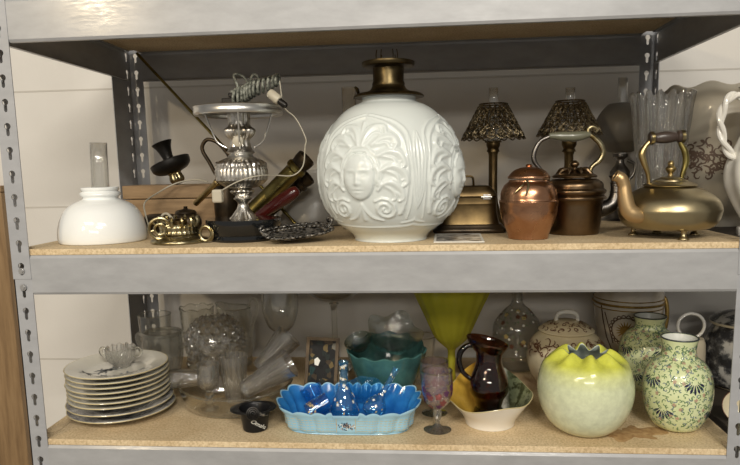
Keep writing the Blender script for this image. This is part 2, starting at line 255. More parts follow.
def particle_board():
    m, nt, out = _mat('particle_board')
    b = nt.nodes.new('ShaderNodeBsdfPrincipled'); nt.links.new(b.outputs[0], out.inputs[0]); b.inputs['Roughness'].default_value = .75
    n1 = _noise(nt, 220, 3); n2 = _noise(nt, 9, 3)
    c1 = _ramp(nt, n1, [(.3, (.46, .345, .20)), (.5, (.66, .52, .325)), (.72, (.78, .645, .43))])
    c2 = _ramp(nt, n2, [(.35, (.86, .82, .76)), (.65, (1, 1, 1))])
    mx = nt.nodes.new('ShaderNodeMix'); mx.data_type = 'RGBA'; mx.blend_type = 'MULTIPLY'; mx.inputs[0].default_value = 1
    nt.links.new(c1, mx.inputs[6]); nt.links.new(c2, mx.inputs[7]); nt.links.new(mx.outputs[2], b.inputs['Base Color'])
    return m
particle_board()
pbr('stain', (.35, .2, .09), .6, var=[(.35, (.30, .17, .07)), (.65, (.5, .33, .16))], scale=60)
def steel(name, base, metal, rough, mott, coat=0):
    m, nt, out = _mat(name)
    b = nt.nodes.new('ShaderNodeBsdfPrincipled'); nt.links.new(b.outputs[0], out.inputs[0])
    b.inputs['Metallic'].default_value = metal; b.inputs['Specular IOR Level'].default_value = .28
    n1 = _noise(nt, 14, 5, stretch=(1, 1, 2.5)); n2 = _noise(nt, 90, 3, stretch=(.5, 1, 3))
    lo = tuple(c*(1-mott) for c in base); hi = tuple(min(1, c*(1+mott)) for c in base)
    nt.links.new(_ramp(nt, n1, [(.3, lo), (.7, hi)]), b.inputs['Base Color'])
    nt.links.new(_ramp(nt, n2, [(.3, (rough-.08,)*3), (.7, (rough+.08,)*3)]), b.inputs['Roughness'])
    b.inputs['Coat Weight'].default_value = coat
    nt.links.new(_ramp(nt, n2, [(.3, (.13,)*3), (.7, (.26,)*3)]), b.inputs['Coat Roughness'])
    return m
steel('galvanised_steel', (.355, .36, .37), .10, .46, .10, .45)
steel('post_steel', (.36, .368, .385), .12, .45, .08)
pbr('bolt_steel', (.5, .5, .5), .4, .9)
def wall_paint():
    m, nt, out = _mat('wall_paint')
    b = nt.nodes.new('ShaderNodeBsdfPrincipled'); nt.links.new(b.outputs[0], out.inputs[0]); b.inputs['Roughness'].default_value = .7
    nt.links.new(_ramp(nt, _noise(nt, 3, 5), [(.3, (.68, .655, .61)), (.7, (.74, .715, .67))]), b.inputs['Base Color'])
    bp = nt.nodes.new('ShaderNodeBump'); bp.inputs['Strength'].default_value = .12; bp.inputs['Distance'].default_value = .003
    nt.links.new(_noise(nt, 120, 3), bp.inputs['Height']); nt.links.new(bp.outputs[0], b.inputs['Normal'])
wall_paint()
pbr('wall_joint', (.55, .52, .47), .8)
pbr('concrete', (.3, .28, .25), .7, var=[(.3, (.24, .22, .2)), (.7, (.36, .34, .31))], scale=5)
pbr('cabinet_wood', (.35, .2, .09), .45, var=[(.25, (.16, .095, .045)), (.5, (.26, .165, .08)), (.75, (.34, .225, .115))], scale=7, stretch=(7, 7, .7), detail=6)
pbr('dark_board', (.05, .04, .03), .55)
pbr('tan_wood', (.28, .18, .09), .5, var=[(.3, (.22, .14, .07)), (.7, (.35, .23, .12))], scale=14, stretch=(.6, 6, 6))
pbr('milk_glass', (.86, .88, .87), .12, coat=.5)
pbr('satin_glass', (.66, .70, .68), .26, coat=.3, sss=.45)
pbr('porcelain', (.80, .78, .72), .14, coat=.4)
pbr('ivory', (.46, .42, .33), .4)
pbr('cord_white', (.42, .39, .31), .5)
pbr('cord_grey', (.30, .31, .27), .55, var=[(.4, (.07, .075, .06)), (.6, (.30, .31, .26))], scale=160)
pbr('brass', (.46, .34, .14), .32, 1, var=[(.3, (.28, .2, .08)), (.7, (.54, .42, .2))], scale=25)
pbr('kettle_brass', (.40, .335, .20), .34, 1, var=[(.3, (.35, .29, .17)), (.7, (.44, .37, .225))], scale=12, rvar=(.28, .4))
pbr('spout_brass', (.52, .36, .185), .38, .85, var=[(.3, (.44, .30, .15)), (.7, (.56, .40, .21))], scale=18)
pbr('pale_brass', (.55, .44, .2), .28, 1, var=[(.35, (.2, .15, .06)), (.6, (.40, .35, .22))], scale=45)
pbr('old_brass', (.125, .087, .04), .36, 1, var=[(.3, (.065, .044, .022)), (.7, (.18, .125, .056))], scale=14)
pbr('olive_brass', (.25, .2, .07), .32, 1, var=[(.3, (.14, .11, .04)), (.7, (.38, .32, .11))], scale=20)
pbr('filigree_brass', (.2, .15, .08), .38, 1, var=[(.4, (.05, .04, .02)), (.6, (.25, .20, .125))], scale=260, bump=.8)
pbr('copper', (.54, .30, .175), .25, 1, var=[(.3, (.42, .21, .115)), (.7, (.60, .345, .21))], scale=16, rvar=(.2, .32))
pbr('dark_copper', (.17, .115, .065), .32, 1, var=[(.3, (.11, .073, .042)), (.7, (.22, .15, .085))], scale=14)
pbr('pewter', (.16, .15, .14), .35, 1, var=[(.3, (.08, .075, .07)), (.7, (.25, .23, .21))], scale=22)
pbr('silver', (.66, .63, .57), .30, 1, var=[(.36, (.42, .39, .34)), (.56, (.80, .77, .71))], scale=70)
pbr('silver_bright', (.66, .65, .62), .3, 1)
pbr('black_gloss', (.008, .009, .010), .12, coat=.5)
pbr('black_metal', (.02, .018, .016), .35, .6)
pbr('black_glass', (.007, .007, .008), .32, coat=.1, spec=.3)
pbr('black_relief', (.03, .03, .03), .35, .7, var=[(.42, (.01, .01, .01)), (.62, (.35, .33, .3))], scale=120, bump=.6)
pbr('dark_bronze', (.045, .03, .02), .35, .7, var=[(.3, (.02, .015, .01)), (.7, (.08, .055, .03))], scale=20)
pbr('red_handle', (.07, .010, .008), .22, coat=.5)
pbr('turned_wood', (.05, .035, .028), .35, coat=.3)
pbr('horn', (.13, .13, .09), .3, coat=.4)
pbr('paper', (.68, .66, .6), .5)
pbr('printed_photo', (.3, .29, .27), .35, var=[(.44, (.09, .085, .08)), (.52, (.38, .36, .33)), (.6, (.66, .64, .58))], scale=38, stretch=(1, 1.6, 1))
pbr('black_ink', (.05, .05, .05), .5)
pbr('plate_china', (.66, .64, .56), .15, coat=.4)
pbr('plate_edge', (.55, .47, .26), .3, coat=.3)
pbr('grey_enamel', (.12, .13, .14), .4)
pbr('platter_print', (.5, .49, .48), .2, coat=.3, var=[(.44, (.16, .15, .16)), (.54, (.55, .54, .52)), (.62, (.76, .75, .72))], scale=24)
def solid_glass(name, tint, keep=.12, rough=0.0, ior=1.45):
    m, nt, out = _mat(name)
    g = nt.nodes.new('ShaderNodeBsdfGlass'); g.inputs[0].default_value = (*tint, 1); g.inputs['Roughness'].default_value = rough; g.inputs['IOR'].default_value = ior
    t = nt.nodes.new('ShaderNodeBsdfTransparent'); t.inputs[0].default_value = (*tint, 1)
    x = nt.nodes.new('ShaderNodeMixShader'); x.inputs[0].default_value = keep
    nt.links.new(g.outputs[0], x.inputs[1]); nt.links.new(t.outputs[0], x.inputs[2]); nt.links.new(x.outputs[0], out.inputs[0]); return m
solid_glass('solid_glass', (.97, .97, .95), .10)
glass('clear_glass', (.985, .985, .975), 1.6, edge=.35, rough=.02)
glass('thin_chimney', (.985, .985, .975), 2.6, body=.05, bodycol=(.8, .8, .76), edge=.7, rough=.02)
glass('grey_glass', (.965, .965, .95), 1.6, edge=.2, rough=.02)
glass('crystal', (.99, .99, .98), 2.2, refr=.5, body=.05, bodycol=(.75, .74, .70), rough=.03, edge=.4, ior=1.38)
glass('yellowish_glass', (.975, .965, .93), 2.4, edge=.35, rough=.02)
glass('cut_glass', (.98, .98, .97), 3.2, rough=.015, edge=.3)
glass('ribbed_glass', (.98, .98, .97), 3.0, rough=.015, edge=.25)
glass('frosted_clear', (.9, .9, .87), .9, rough=.25, body=.22, bodycol=(.62, .61, .57))
glass('smoky_glass', (.6, .6, .56), .4, rough=.35, body=.75, bodycol=(.36, .335, .295))
glass('frosted_shade', (.85, .85, .82), .6, rough=.3, body=.72, bodycol=(.52, .50, .46))
glass('blue_glass', (.72, .90, .99), 2.2, body=.09, bodycol=(.08, .48, .88), edge=.45, rough=.02)
glass('blue_deep', (.60, .83, .98), 2.2, body=.09, bodycol=(.04, .34, .75), edge=.45, rough=.02)
glass('pink_flash', (.975, .955, .955), 2.4, rough=.03, body=.05, bodycol=(.65, .5, .54), bump=.5, bscale=160)
glass('amethyst', (.46, .24, .15), 1.6, edge=.3)
glass('amethyst_dark', (.13, .05, .05), 1.2)
glass('vaseline', (.62, .60, .10), .7, rough=.2, body=.7, bodycol=(.76, .74, .08))
glass('painted_glass', (.965, .965, .95), 1.2, rough=.1, body=.13, bodycol=(.5, .5, .46), edge=.3)
glass('darkgreen_glass', (.62, .69, .65), 2.4, rough=.03, bump=.7, bscale=90, body=.05, bodycol=(.3, .36, .33))
glass('grey_cut_glass', (.84, .87, .85), 2.6, rough=.03, bump=.8, bscale=110, body=.06, bodycol=(.5, .52, .5))
pbr('dark_brass', (.08, .06, .03), .35, 1, var=[(.3, (.045, .032, .016)), (.7, (.125, .095, .046))], scale=20)

def layered(name, stops, rough=.14, coat=.4, metal=0, noise=None):
    """glaze whose colour runs with height on the pot (stops in metres)"""
    m, nt, out = _mat(name)
    b = nt.nodes.new('ShaderNodeBsdfPrincipled'); nt.links.new(b.outputs[0], out.inputs[0])
    b.inputs['Roughness'].default_value = rough; b.inputs['Coat Weight'].default_value = coat
    tc = nt.nodes.new('ShaderNodeTexCoord'); sx = nt.nodes.new('ShaderNodeSeparateXYZ'); nt.links.new(tc.outputs['Object'], sx.inputs[0])
    mr = nt.nodes.new('ShaderNodeMapRange'); lo, hi = stops[0][0], stops[-1][0]
    mr.inputs[1].default_value = lo; mr.inputs[2].default_value = hi
    nt.links.new(sx.outputs[2], mr.inputs[0])
    c = _ramp(nt, mr.outputs[0], [((z-lo)/(hi-lo), k) for z, k in stops])
    if noise:
        mx = nt.nodes.new('ShaderNodeMix'); mx.data_type = 'RGBA'; mx.blend_type = 'MULTIPLY'; mx.inputs[0].default_value = 1
        nt.links.new(c, mx.inputs[6]); nt.links.new(_ramp(nt, _noise(nt, noise[0], 4), [(.35, (noise[1],)*3), (.65, (1, 1, 1))]), mx.inputs[7]); c = mx.outputs[2]
    nt.links.new(c, b.inputs['Base Color']); return m
layered('rose_glaze', [(0, (.66, .69, .46)), (.07, (.67, .71, .50)), (.115, (.66, .71, .46)), (.138, (.67, .71, .34)), (.158, (.66, .69, .10)), (.19, (.68, .70, .10))], .16, .6, noise=(70, .84))
pbr('rose_inside', (.50, .57, .52), .3)
pbr('vase_green', (.60, .68, .33), .2, coat=.5, var=[(.35, (.60, .66, .36)), (.65, (.68, .74, .45))], scale=18)
pbr('vase_rim', (.05, .06, .06), .3)
pbr('vase_inside', (.62, .64, .60), .3)
pbr('vine_green', (.13, .22, .10), .4)
pbr('vine_blue', (.14, .19, .24), .4)
pbr('flower_pink', (.46, .31, .22), .4)
pbr('palmette_navy', (.012, .014, .05), .35)
pbr('cream_pot', (.66, .58, .40), .2, coat=.4, var=[(.3, (.58, .50, .33)), (.7, (.72, .65, .47))], scale=6)
pbr('brown_print', (.14, .06, .035), .4)
pbr('jard_cream', (.42, .38, .30), .3, coat=.2, var=[(.3, (.37, .33, .26)), (.7, (.46, .42, .34))], scale=6)
pbr('jard_print', (.11, .07, .05), .5)
pbr('wg_white', (.55, .50, .42), .2, coat=.3)
pbr('gilt', (.34, .22, .06), .35, .5, var=[(.3, (.2, .12, .03)), (.7, (.42, .29, .09))], scale=60)
pbr('transfer_black', (.1, .1, .1), .25, coat=.3, var=[(.42, (.022, .022, .024)), (.5, (.08, .08, .08)), (.6, (.40, .385, .35))], scale=30, detail=6)
pbr('cream_rim', (.5, .44, .32), .3)
pbr('teal_glaze', (.05, .15, .145), .2, coat=.35, var=[(.3, (.03, .085, .085)), (.7, (.07, .19, .18))], scale=14)
pbr('blue_opal', (.30, .54, .70), .16, coat=.5, var=[(.3, (.26, .49, .67)), (.7, (.36, .60, .74))], scale=14)
pbr('blue_inside', (.02, .17, .50), .14, coat=.5, var=[(.3, (.01, .11, .40)), (.7, (.04, .26, .62))], scale=16)
pbr('gold_paint', (.62, .50, .22), .35, .3)
pbr('white_enamel', (.8, .8, .74), .3)
pbr('bowl_white', (.80, .77, .70), .14, coat=.4)
def bowl_scene():
    m, nt, out = _mat('bowl_painting')
    b = nt.nodes.new('ShaderNodeBsdfPrincipled'); nt.links.new(b.outputs[0], out.inputs[0]); b.inputs['Roughness'].default_value = .15; b.inputs['Coat Weight'].default_value = .4
    tc = nt.nodes.new('ShaderNodeTexCoord'); sx = nt.nodes.new('ShaderNodeSeparateXYZ'); nt.links.new(tc.outputs['Object'], sx.inputs[0])
    mr = nt.nodes.new('ShaderNodeMapRange'); mr.inputs[1].default_value = -.1; mr.inputs[2].default_value = .1; nt.links.new(sx.outputs[0], mr.inputs[0])
    side = _ramp(nt, mr.outputs[0], [(.0, (.62, .40, .06)), (.36, (.55, .33, .05)), (.46, (.52, .48, .36)), (.70, (.66, .66, .58)), (.76, (.10, .12, .07)), (1, (.22, .24, .13))])
    fol = _ramp(nt, _noise(nt, 55, 5), [(.42, (.25, .25, .2)), (.55, (1, 1, 1))])
    mx = nt.nodes.new('ShaderNodeMix'); mx.data_type = 'RGBA'; mx.blend_type = 'MULTIPLY'
    fm = _ramp(nt, mr.outputs[0], [(.6, (.15, .15, .15)), (.8, (1, 1, 1))])
    nt.links.new(fm, mx.inputs[0]); nt.links.new(side, mx.inputs[6]); nt.links.new(fol, mx.inputs[7]); nt.links.new(mx.outputs[2], b.inputs['Base Color'])
bowl_scene()
def mosaic_mat():
    m, nt, out = _mat('mosaic')
    b = nt.nodes.new('ShaderNodeBsdfPrincipled'); nt.links.new(b.outputs[0], out.inputs[0]); b.inputs['Roughness'].default_value = .5; b.inputs['Specular IOR Level'].default_value = .15
    c = _voro(nt, 85, 'Color'); s = nt.nodes.new('ShaderNodeSeparateColor'); nt.links.new(c, s.inputs[0])
    nt.links.new(_ramp(nt, s.outputs[0], [(0, (.008, .008, .008)), (.3, (.014, .02, .018)), (.45, (.05, .035, .02)), (.55, (.010, .010, .010)), (.84, (.16, .15, .12)), (.88, (.012, .04, .04)), (.95, (.14, .10, .04))], 'CONSTANT'), b.inputs['Base Color'])
mosaic_mat()

# ------------------------------------------------------------------ mesh helpers
def obj(name, verts, faces, mat, parent=None, loc=(0, 0, 0), smooth=True, angle=38):
    me = bpy.data.meshes.new(name)
    me.from_pydata([tuple(map(float, v)) for v in verts], [], faces); me.validate(); me.update()
    bm = bmesh.new(); bm.from_mesh(me)
    bmesh.ops.recalc_face_normals(bm, faces=bm.faces)
    if smooth:
        lim = math.radians(angle)
        for f in bm.faces: f.smooth = True
        for e in bm.edges:
            if len(e.link_faces) == 2 and e.calc_face_angle(0) > lim: e.smooth = False
    bm.to_mesh(me); bm.free()
    o = bpy.data.objects.new(name, me); C.objects.link(o); o.location = loc
    if mat: me.materials.append(MATS[mat])
    if parent is not None: o.parent = parent
    return o
def tag(o, label=None, cat=None, group=None, kind=None):
    if label: o['label'] = label
    if cat: o['category'] = cat
    if group: o['group'] = group
    if kind: o['kind'] = kind
    return o
def thing(name, label, cat, loc=(0, 0, 0), group=None, rot=None):
    o = bpy.data.objects.new(name, None); C.objects.link(o); o.empty_display_size = .02
    o.location = loc
    if rot is not None: o.rotation_euler = rot
    return tag(o, label, cat, group)
def along(a, b):
    """euler turning local +Z from a towards b"""
    return (Vector(b)-Vector(a)).to_track_quat('Z', 'Y').to_euler()
def cr(pts, sub):
    """Catmull-Rom through the points"""
    P = [np.array(p, float) for p in pts]
    if sub <= 1 or len(P) < 3: return P
    Q = [2*P[0]-P[1]]+P+[2*P[-1]-P[-2]]; out = []
    for i in range(1, len(Q)-2):
        a, b, c, d = Q[i-1:i+3]
        for k in range(sub):
            t = k/sub
            out.append(.5*((2*b)+(c-a)*t+(2*a-5*b+4*c-d)*t*t+(3*b-a-3*c+d)*t**3))
    out.append(P[-1]); return out
def clean(prof):
    r = []
    for p in prof:
        if not r or abs(r[-1][0]-p[0])+abs(r[-1][1]-p[1]) > 3e-4: r.append((max(p[0], 0), p[1]))
    return r
def lathe(name, prof, mat, parent=None, loc=(0, 0, 0), seg=56, sub=3, wall=0, bottom=None, rmod=None, zmod=None, close=False, cap=False, angle=38):
    """turned shape. wall: doubles the profile inwards; rmod(theta,u,r,z)->r; zmod(theta,u,r,z)->z; close joins the last ring to the first"""
    pr = clean(prof); zmin = min(b for a, b in pr); pr = [(max(a, 0), max(b, zmin)) for a, b in cr(pr, sub)]
    if wall:
        z0 = pr[0][1]; bt = wall if bottom is None else bottom
        inner = [(max(r-wall, .0008), max(z, z0+bt)) for r, z in reversed(pr)]
        rim = [(pr[-1][0]-wall*.5, pr[-1][1]+wall*.45)]
        pr = [(0, z0)]+pr+rim+inner+[(0, z0+bt)]
        pr = clean(pr)
    elif cap: pr = [(0, pr[0][1])]+list(pr)+[(0, pr[-1][1])]
    V, F, rows = [], [], []
    n = len(pr)
    for i, (r, z) in enumerate(pr):
        u = i/(n-1)
        if r < 1e-5 and not close:
            rows.append([len(V)]); V.append((0, 0, zmod(0, u, 0, z) if zmod else z)); continue
        row = []
        for k in range(seg):
            th = 2*PI*k/seg
            rr = rmod(th, u, r, z) if rmod else r
            zz = zmod(th, u, r, z) if zmod else z
            row.append(len(V)); V.append((rr*math.cos(th), rr*math.sin(th), zz))
        rows.append(row)
    pairs = list(zip(rows[:-1], rows[1:]))
    if close: pairs.append((rows[-1], rows[0]))
    for a, b in pairs:
        if len(a) == 1 and len(b) == 1: continue
        for k in range(seg):
            k2 = (k+1) % seg
            if len(a) == 1: F.append((a[0], b[k], b[k2]))
            elif len(b) == 1: F.append((a[k], a[k2], b[0]))
            else: F.append((a[k], a[k2], b[k2], b[k]))
    return obj(name, V, F, mat, parent, loc, angle=angle)
def tube_vf(pts, r, seg=10, sub=6, closed=False, off=0, flat=1.0):
    if closed:
        P = [np.array(p, float) for p in pts]; m = len(P); Q = []
        for i in range(m):
            a, b, c, d = P[i-1], P[i], P[(i+1) % m], P[(i+2) % m]
            for k in range(sub):
                t = k/sub
                Q.append(.5*((2*b)+(c-a)*t+(2*a-5*b+4*c-d)*t*t+(3*b-a-3*c+d)*t**3))
    else: Q = cr(pts, sub)
    n = len(Q)
    rad = [r]*n if not hasattr(r, '__len__') else list(np.interp(np.linspace(0, 1, n), np.linspace(0, 1, len(r)), r))
    T = [Q[(i+1) % n]-Q[i-1] if closed else Q[min(i+1, n-1)]-Q[max(i-1, 0)] for i in range(n)]
    T = [t/(np.linalg.norm(t)+1e-12) for t in T]
    up = np.array([0, 1., 0]) if abs(T[0][1]) < .9 else np.array([1., 0, 0])
    N = up-T[0]*up.dot(T[0]); N /= np.linalg.norm(N)
    V, F = [], []
    for i in range(n):
        N = N-T[i]*N.dot(T[i]); N /= (np.linalg.norm(N)+1e-12); B = np.cross(T[i], N)
        for k in range(seg):
            a = 2*PI*k/seg
            V.append(Q[i]+rad[i]*(N*math.cos(a)*flat+B*math.sin(a)))
    for i in range(n if closed else n-1):
        j = (i+1) % n
        for k in range(seg):
            k2 = (k+1) % seg
            F.append(tuple(off+x for x in (i*seg+k, i*seg+k2, j*seg+k2, j*seg+k)))
    if not closed:
        F.append(tuple(off+k for k in range(seg))); F.append(tuple(off+(n-1)*seg+k for k in range(seg)))
    return V, F
def tube(name, pts, r, mat, parent=None, loc=(0, 0, 0), **k):
    V, F = tube_vf(pts, r, **k); return obj(name, V, F, mat, parent, loc)
def box_vf(x0, x1, y0, y1, z0, z1, off=0):
    V = [(x, y, z) for x in (x0, x1) for y in (y0, y1) for z in (z0, z1)]
    F = [(0, 1, 3, 2), (4, 6, 7, 5), (0, 4, 5, 1), (2, 3, 7, 6), (0, 2, 6, 4), (1, 5, 7, 3)]
    return V, [tuple(off+i for i in f) for f in F]
def bevel(o, w=.002, s=2):
    bm = bmesh.new(); bm.from_mesh(o.data)
    bmesh.ops.bevel(bm, geom=list(bm.edges), offset=w, segments=s, affect='EDGES', clamp_overlap=True, profile=.5)
    for f in bm.faces: f.smooth = False
    bm.to_mesh(o.data); bm.free(); return o
def box(name, x0, x1, y0, y1, z0, z1, mat, parent=None, loc=(0, 0, 0), bv=.002):
    V, F = box_vf(x0, x1, y0, y1, z0, z1); o = obj(name, V, F, mat, parent, loc, smooth=False)
    return bevel(o, bv) if bv else o
class MB:
    def __init__(s): s.V, s.F = [], []
    def add(s, vf):
        o = len(s.V); V, F = vf; s.V += list(V); s.F += [tuple(i+o for i in f) for f in F]; return s
    def build(s, name, mat, parent=None, loc=(0, 0, 0), **k): return obj(name, s.V, s.F, mat, parent, loc, **k)
def ball_vf(c, r, seg=10, rings=6, sc=(1, 1, 1)):
    V = [(c[0], c[1], c[2]-r*sc[2])]; F = []
    for i in range(1, rings):
        p = -PI/2+PI*i/rings
        for k in range(seg):
            a = 2*PI*k/seg; V.append((c[0]+r*sc[0]*math.cos(p)*math.cos(a), c[1]+r*sc[1]*math.cos(p)*math.sin(a), c[2]+r*sc[2]*math.sin(p)))
    V.append((c[0], c[1], c[2]+r*sc[2])); L = len(V)-1
    for k in range(seg):
        k2 = (k+1) % seg
        F.append((0, 1+k2, 1+k)); F.append((L, 1+(rings-2)*seg+k, 1+(rings-2)*seg+k2))
        for i in range(rings-2): F.append((1+i*seg+k, 1+i*seg+k2, 1+(i+1)*seg+k2, 1+(i+1)*seg+k))
    return V, F
def ring_pts(c, r, axis='y', n=14, a0=0, a1=2*PI, ry=None):
    ry = ry or r; P = []
    for i in range(n):
        a = a0+(a1-a0)*i/(n if abs(a1-a0-2*PI) < 1e-6 else n-1)
        u, v = r*math.cos(a), ry*math.sin(a)
        P.append({'y': (c[0]+u, c[1], c[2]+v), 'z': (c[0]+u, c[1]+v, c[2]), 'x': (c[0], c[1]+u, c[2]+v)}[axis])
    return P
# painting on turned surfaces: thin strokes of enamel laid on the outside
def surface(prof, off=.0006, sub=3):
    pr = np.array(cr(clean(prof), sub)); s = np.concatenate([[0], np.cumsum(np.hypot(*np.diff(pr, axis=0).T))])
    def f(th, t):
        r = np.interp(t, s, pr[:, 0]); z = np.interp(t, s, pr[:, 1])
        e = 1e-3; dr = np.interp(t+e, s, pr[:, 0])-np.interp(t-e, s, pr[:, 0]); dz = np.interp(t+e, s, pr[:, 1])-np.interp(t-e, s, pr[:, 1])
        L = math.hypot(dr, dz)+1e-9; nr, nz = dz/L, -dr/L
        return np.array([(r+off*nr)*math.cos(th), (r+off*nr)*math.sin(th), z+off*nz]), r
    f.length = s[-1]; f.zt = lambda z: float(np.interp(z, pr[:, 1], s))
    return f
def stroke_vf(surf, th0, t0, uv, w):
    """ribbon through local (u,v) metres around (th0,t0)"""
    V, F = [], []
    n = len(uv)
    _, r0 = surf(th0, t0); r0 = max(r0, .01)
    for i, (u, v) in enumerate(uv):
        a = uv[max(i-1, 0)]; b = uv[min(i+1, n-1)]; du, dv = b[0]-a[0], b[1]-a[1]; L = math.hypot(du, dv)+1e-9
        ww = w if not hasattr(w, '__len__') else w[min(i, len(w)-1)]
        for sgn in (1, -1):
            V.append(surf(th0+(u-sgn*dv/L*ww)/r0, t0+v+sgn*du/L*ww)[0])
        if i: F.append((2*i-2, 2*i-1, 2*i+1, 2*i))
    return V, F
def curl(rng, size):
    a = rng.uniform(0, 2*PI); turn = rng.choice((-1, 1))*rng.uniform(2.2, 4.2); uv = []; x = y = 0; st = size/4
    for i in range(8):
        uv.append((x, y)); x += st*math.cos(a); y += st*math.sin(a); a += turn*(.06+.05*i)
    return uv
def scatter(name, surf, trange, thrange, n, size, w, mat, parent, kind='curl', seed=1):
    rng = random.Random(seed); mb = MB()
    cols = max(1, int(round(math.sqrt(n*(thrange[1]-thrange[0])*.07/max(trange[1]-trange[0], .01))))); rows = max(1, n//cols)
    for i in range(rows):
        for j in range(cols):
            t = trange[0]+(trange[1]-trange[0])*(i+rng.random())/rows; th = thrange[0]+(thrange[1]-thrange[0])*(j+rng.random())/cols
            if kind == 'curl': mb.add(stroke_vf(surf, th, t, curl(rng, size*rng.uniform(.7, 1.3)), [w*.4, w, w, w, w, w, w*.7, w*.3]))
            elif kind == 'leaf':
                a = rng.uniform(0, 2*PI); L = size*rng.uniform(.7, 1.2); mb.add(stroke_vf(surf, th, t, [(L*k/4*math.cos(a), L*k/4*math.sin(a)) for k in range(5)], [0, w, w*1.3, w, 0]))
            elif kind == 'flower':
                for q in range(5):
                    a = 2*PI*q/5+rng.random()*.4; L = size
                    mb.add(stroke_vf(surf, th, t, [(L*k/4*math.cos(a), L*k/4*math.sin(a)) for k in range(5)], [w*.2, w*.7, w, w*.9, w*.2]))
    return mb.build(name, mat, parent)
def palmettes(name, surf, spots, size, mat, parent):
    mb = MB()
    for th, t in spots:
        for q in range(-3, 4):
            a = PI/2+q*.34; L = size*(1-.06*abs(q))
            a = -a
            p0 = size*.30
            mb.add(stroke_vf(surf, th, t, [((p0+(L-p0)*k/4)*math.cos(a), (p0+(L-p0)*k/4)*math.sin(a)) for k in range(5)], [.0004, .0013, .0021, .0025, .0008]))
    return mb.build(name, mat, parent)

# ------------------------------------------------------------------ the setting
def struct(o): o['kind'] = 'structure'; return o
struct(box('floor', -2.2, 4.0, -3.2, 1.0, -.05, 0, 'concrete', bv=0))
struct(box('wall_back', -2.2, 4.0, .70, .82, 0, 2.9, 'wall_paint', bv=0))
for i, z in enumerate((.30, .80, 1.30, 1.66, 2.16)):
    struct(box('trim_%d' % (i+1), -2.2, 4.0, .6990, .705, z-.0025, z+.0025, 'wall_joint', bv=0))

# ------------------------------------------------------------------ shelving
def keyhole(n=20):
    r, hw, L = .0068, .0036, .0165; P = []
    a0 = math.asin(hw/r)
    for i in range(13):
        a = -PI/2+a0+(2*PI-2*a0)*i/12; P.append((r*math.cos(a), r*math.sin(a)))
    for i in range(5):
        a = PI+PI*i/4; P.append((hw*math.cos(a), -L+hw*math.sin(a)))
    return P
KEY = keyhole()
def flange_vf(w, z0, z1, fmap, pitch=.0475, th=.0022, phase=0.0):
    """punched steel strip: u across, v up; fmap(u,v,depth)->xyz"""
    V, F = [], []
    nc = max(1, int(round((z1-z0)/pitch))); pitch = (z1-z0)/nc
    for c in range(nc):
        vb = z0+c*pitch; cx, cy = w/2, vb+pitch*.58
        hole = [(cx+x, cy+y) for x, y in KEY]; n = len(hole); outer = []
        mx, my = w/2, vb+pitch/2
        # boundary points: 20 around the cell, corners included
        for x, y in hole:
            dx, dy = x-cx, y-(cy-.005)
            k = min((w/2)/abs(dx) if abs(dx) > 1e-9 else 1e9, ((vb+pitch-(cy-.005))/dy if dy > 1e-9 else ((cy-.005-vb)/-dy if dy < -1e-9 else 1e9)))
            outer.append((cx+dx*k, cy-.005+dy*k))
        for cu, cv in ((0, vb), (w, vb), (0, vb+pitch), (w, vb+pitch)):
            j = min(range(n), key=lambda i: (outer[i][0]-cu)**2+(outer[i][1]-cv)**2); outer[j] = (cu, cv)
        b = len(V)
        for d in (0, th):
            V += [fmap(u, v, d) for u, v in outer]; V += [fmap(u, v, d) for u, v in hole]
        for i in range(n):
            j = (i+1) % n
            F.append((b+i, b+j, b+n+j, b+n+i)); F.append((b+2*n+j, b+2*n+i, b+3*n+i, b+3*n+j))
            F.append((b+n+i, b+n+j, b+3*n+j, b+3*n+i)); F.append((b+i, b+2*n+i, b+2*n+j, b+j))
    return V, F
def bolt(mb, c, ax):
    for r0, h in ((.0068, .0022), (.004, .004)):
        V, F = [], []; n = 12
        for d in (0, h):
            for k in range(n):
                a = 2*PI*k/n; u, v = r0*math.cos(a), r0*math.sin(a)
                V.append((c[0]+u, c[1]-d, c[2]+v) if ax == 'y' else (c[0]+d*(1 if c[0] < W/2 else -1), c[1]+u, c[2]+v))
        F = [tuple(range(n)), tuple(range(n, 2*n))]+[(k, (k+1) % n, n+(k+1) % n, n+k) for k in range(n)]
        mb.add((V, F))
ZB = {'top': .4302+DZ, 'mid': -.0832+DZ, 'low': -.4177-.0832+DZ}    # lower edges of the beams
BH = .0832
rack = thing('shelving_unit', 'galvanised steel boltless shelving unit holding glass, brass and china', 'shelf', (W/2, D_/2, 0))
L0 = Vector(rack.location)
def sh(vf): return [Vector(v)-L0 for v in vf[0]], vf[1]
for sx in (0, 1):
    for sy in (0, 1):
        mb = MB()
        xs = (lambda u: -A_+u) if sx == 0 else (lambda u: W+A_-u)
        ys = (lambda u: u-.0) if sy == 0 else (lambda u: D_-u)
        sgy = 1 if sy == 0 else -1; sgx = 1 if sx == 0 else -1
        for z0, z1, k in ((0, 1.187, 0), (1.1875, 2.05, .0012)):
            mb.add(sh(flange_vf(A_, z0, z1, lambda u, v, d: (xs(u), ys(0)+sgy*(d-k), v))))
            mb.add(sh(flange_vf(A_, z0, z1, lambda u, v, d: (xs(0)+sgx*(d-k), ys(u), v))))
        p = mb.build('post', 'post_steel', rack, smooth=False)
        bb = MB()
        for z in (1.170, 1.205):
            bolt(bb, (xs(A_*.52), ys(0)-(.0012 if sy == 0 else -.0036), z), 'y')
        o = bb.build('rivet', 'bolt_steel', p, angle=30)
        o.data.transform(Matrix.Translation(-L0))
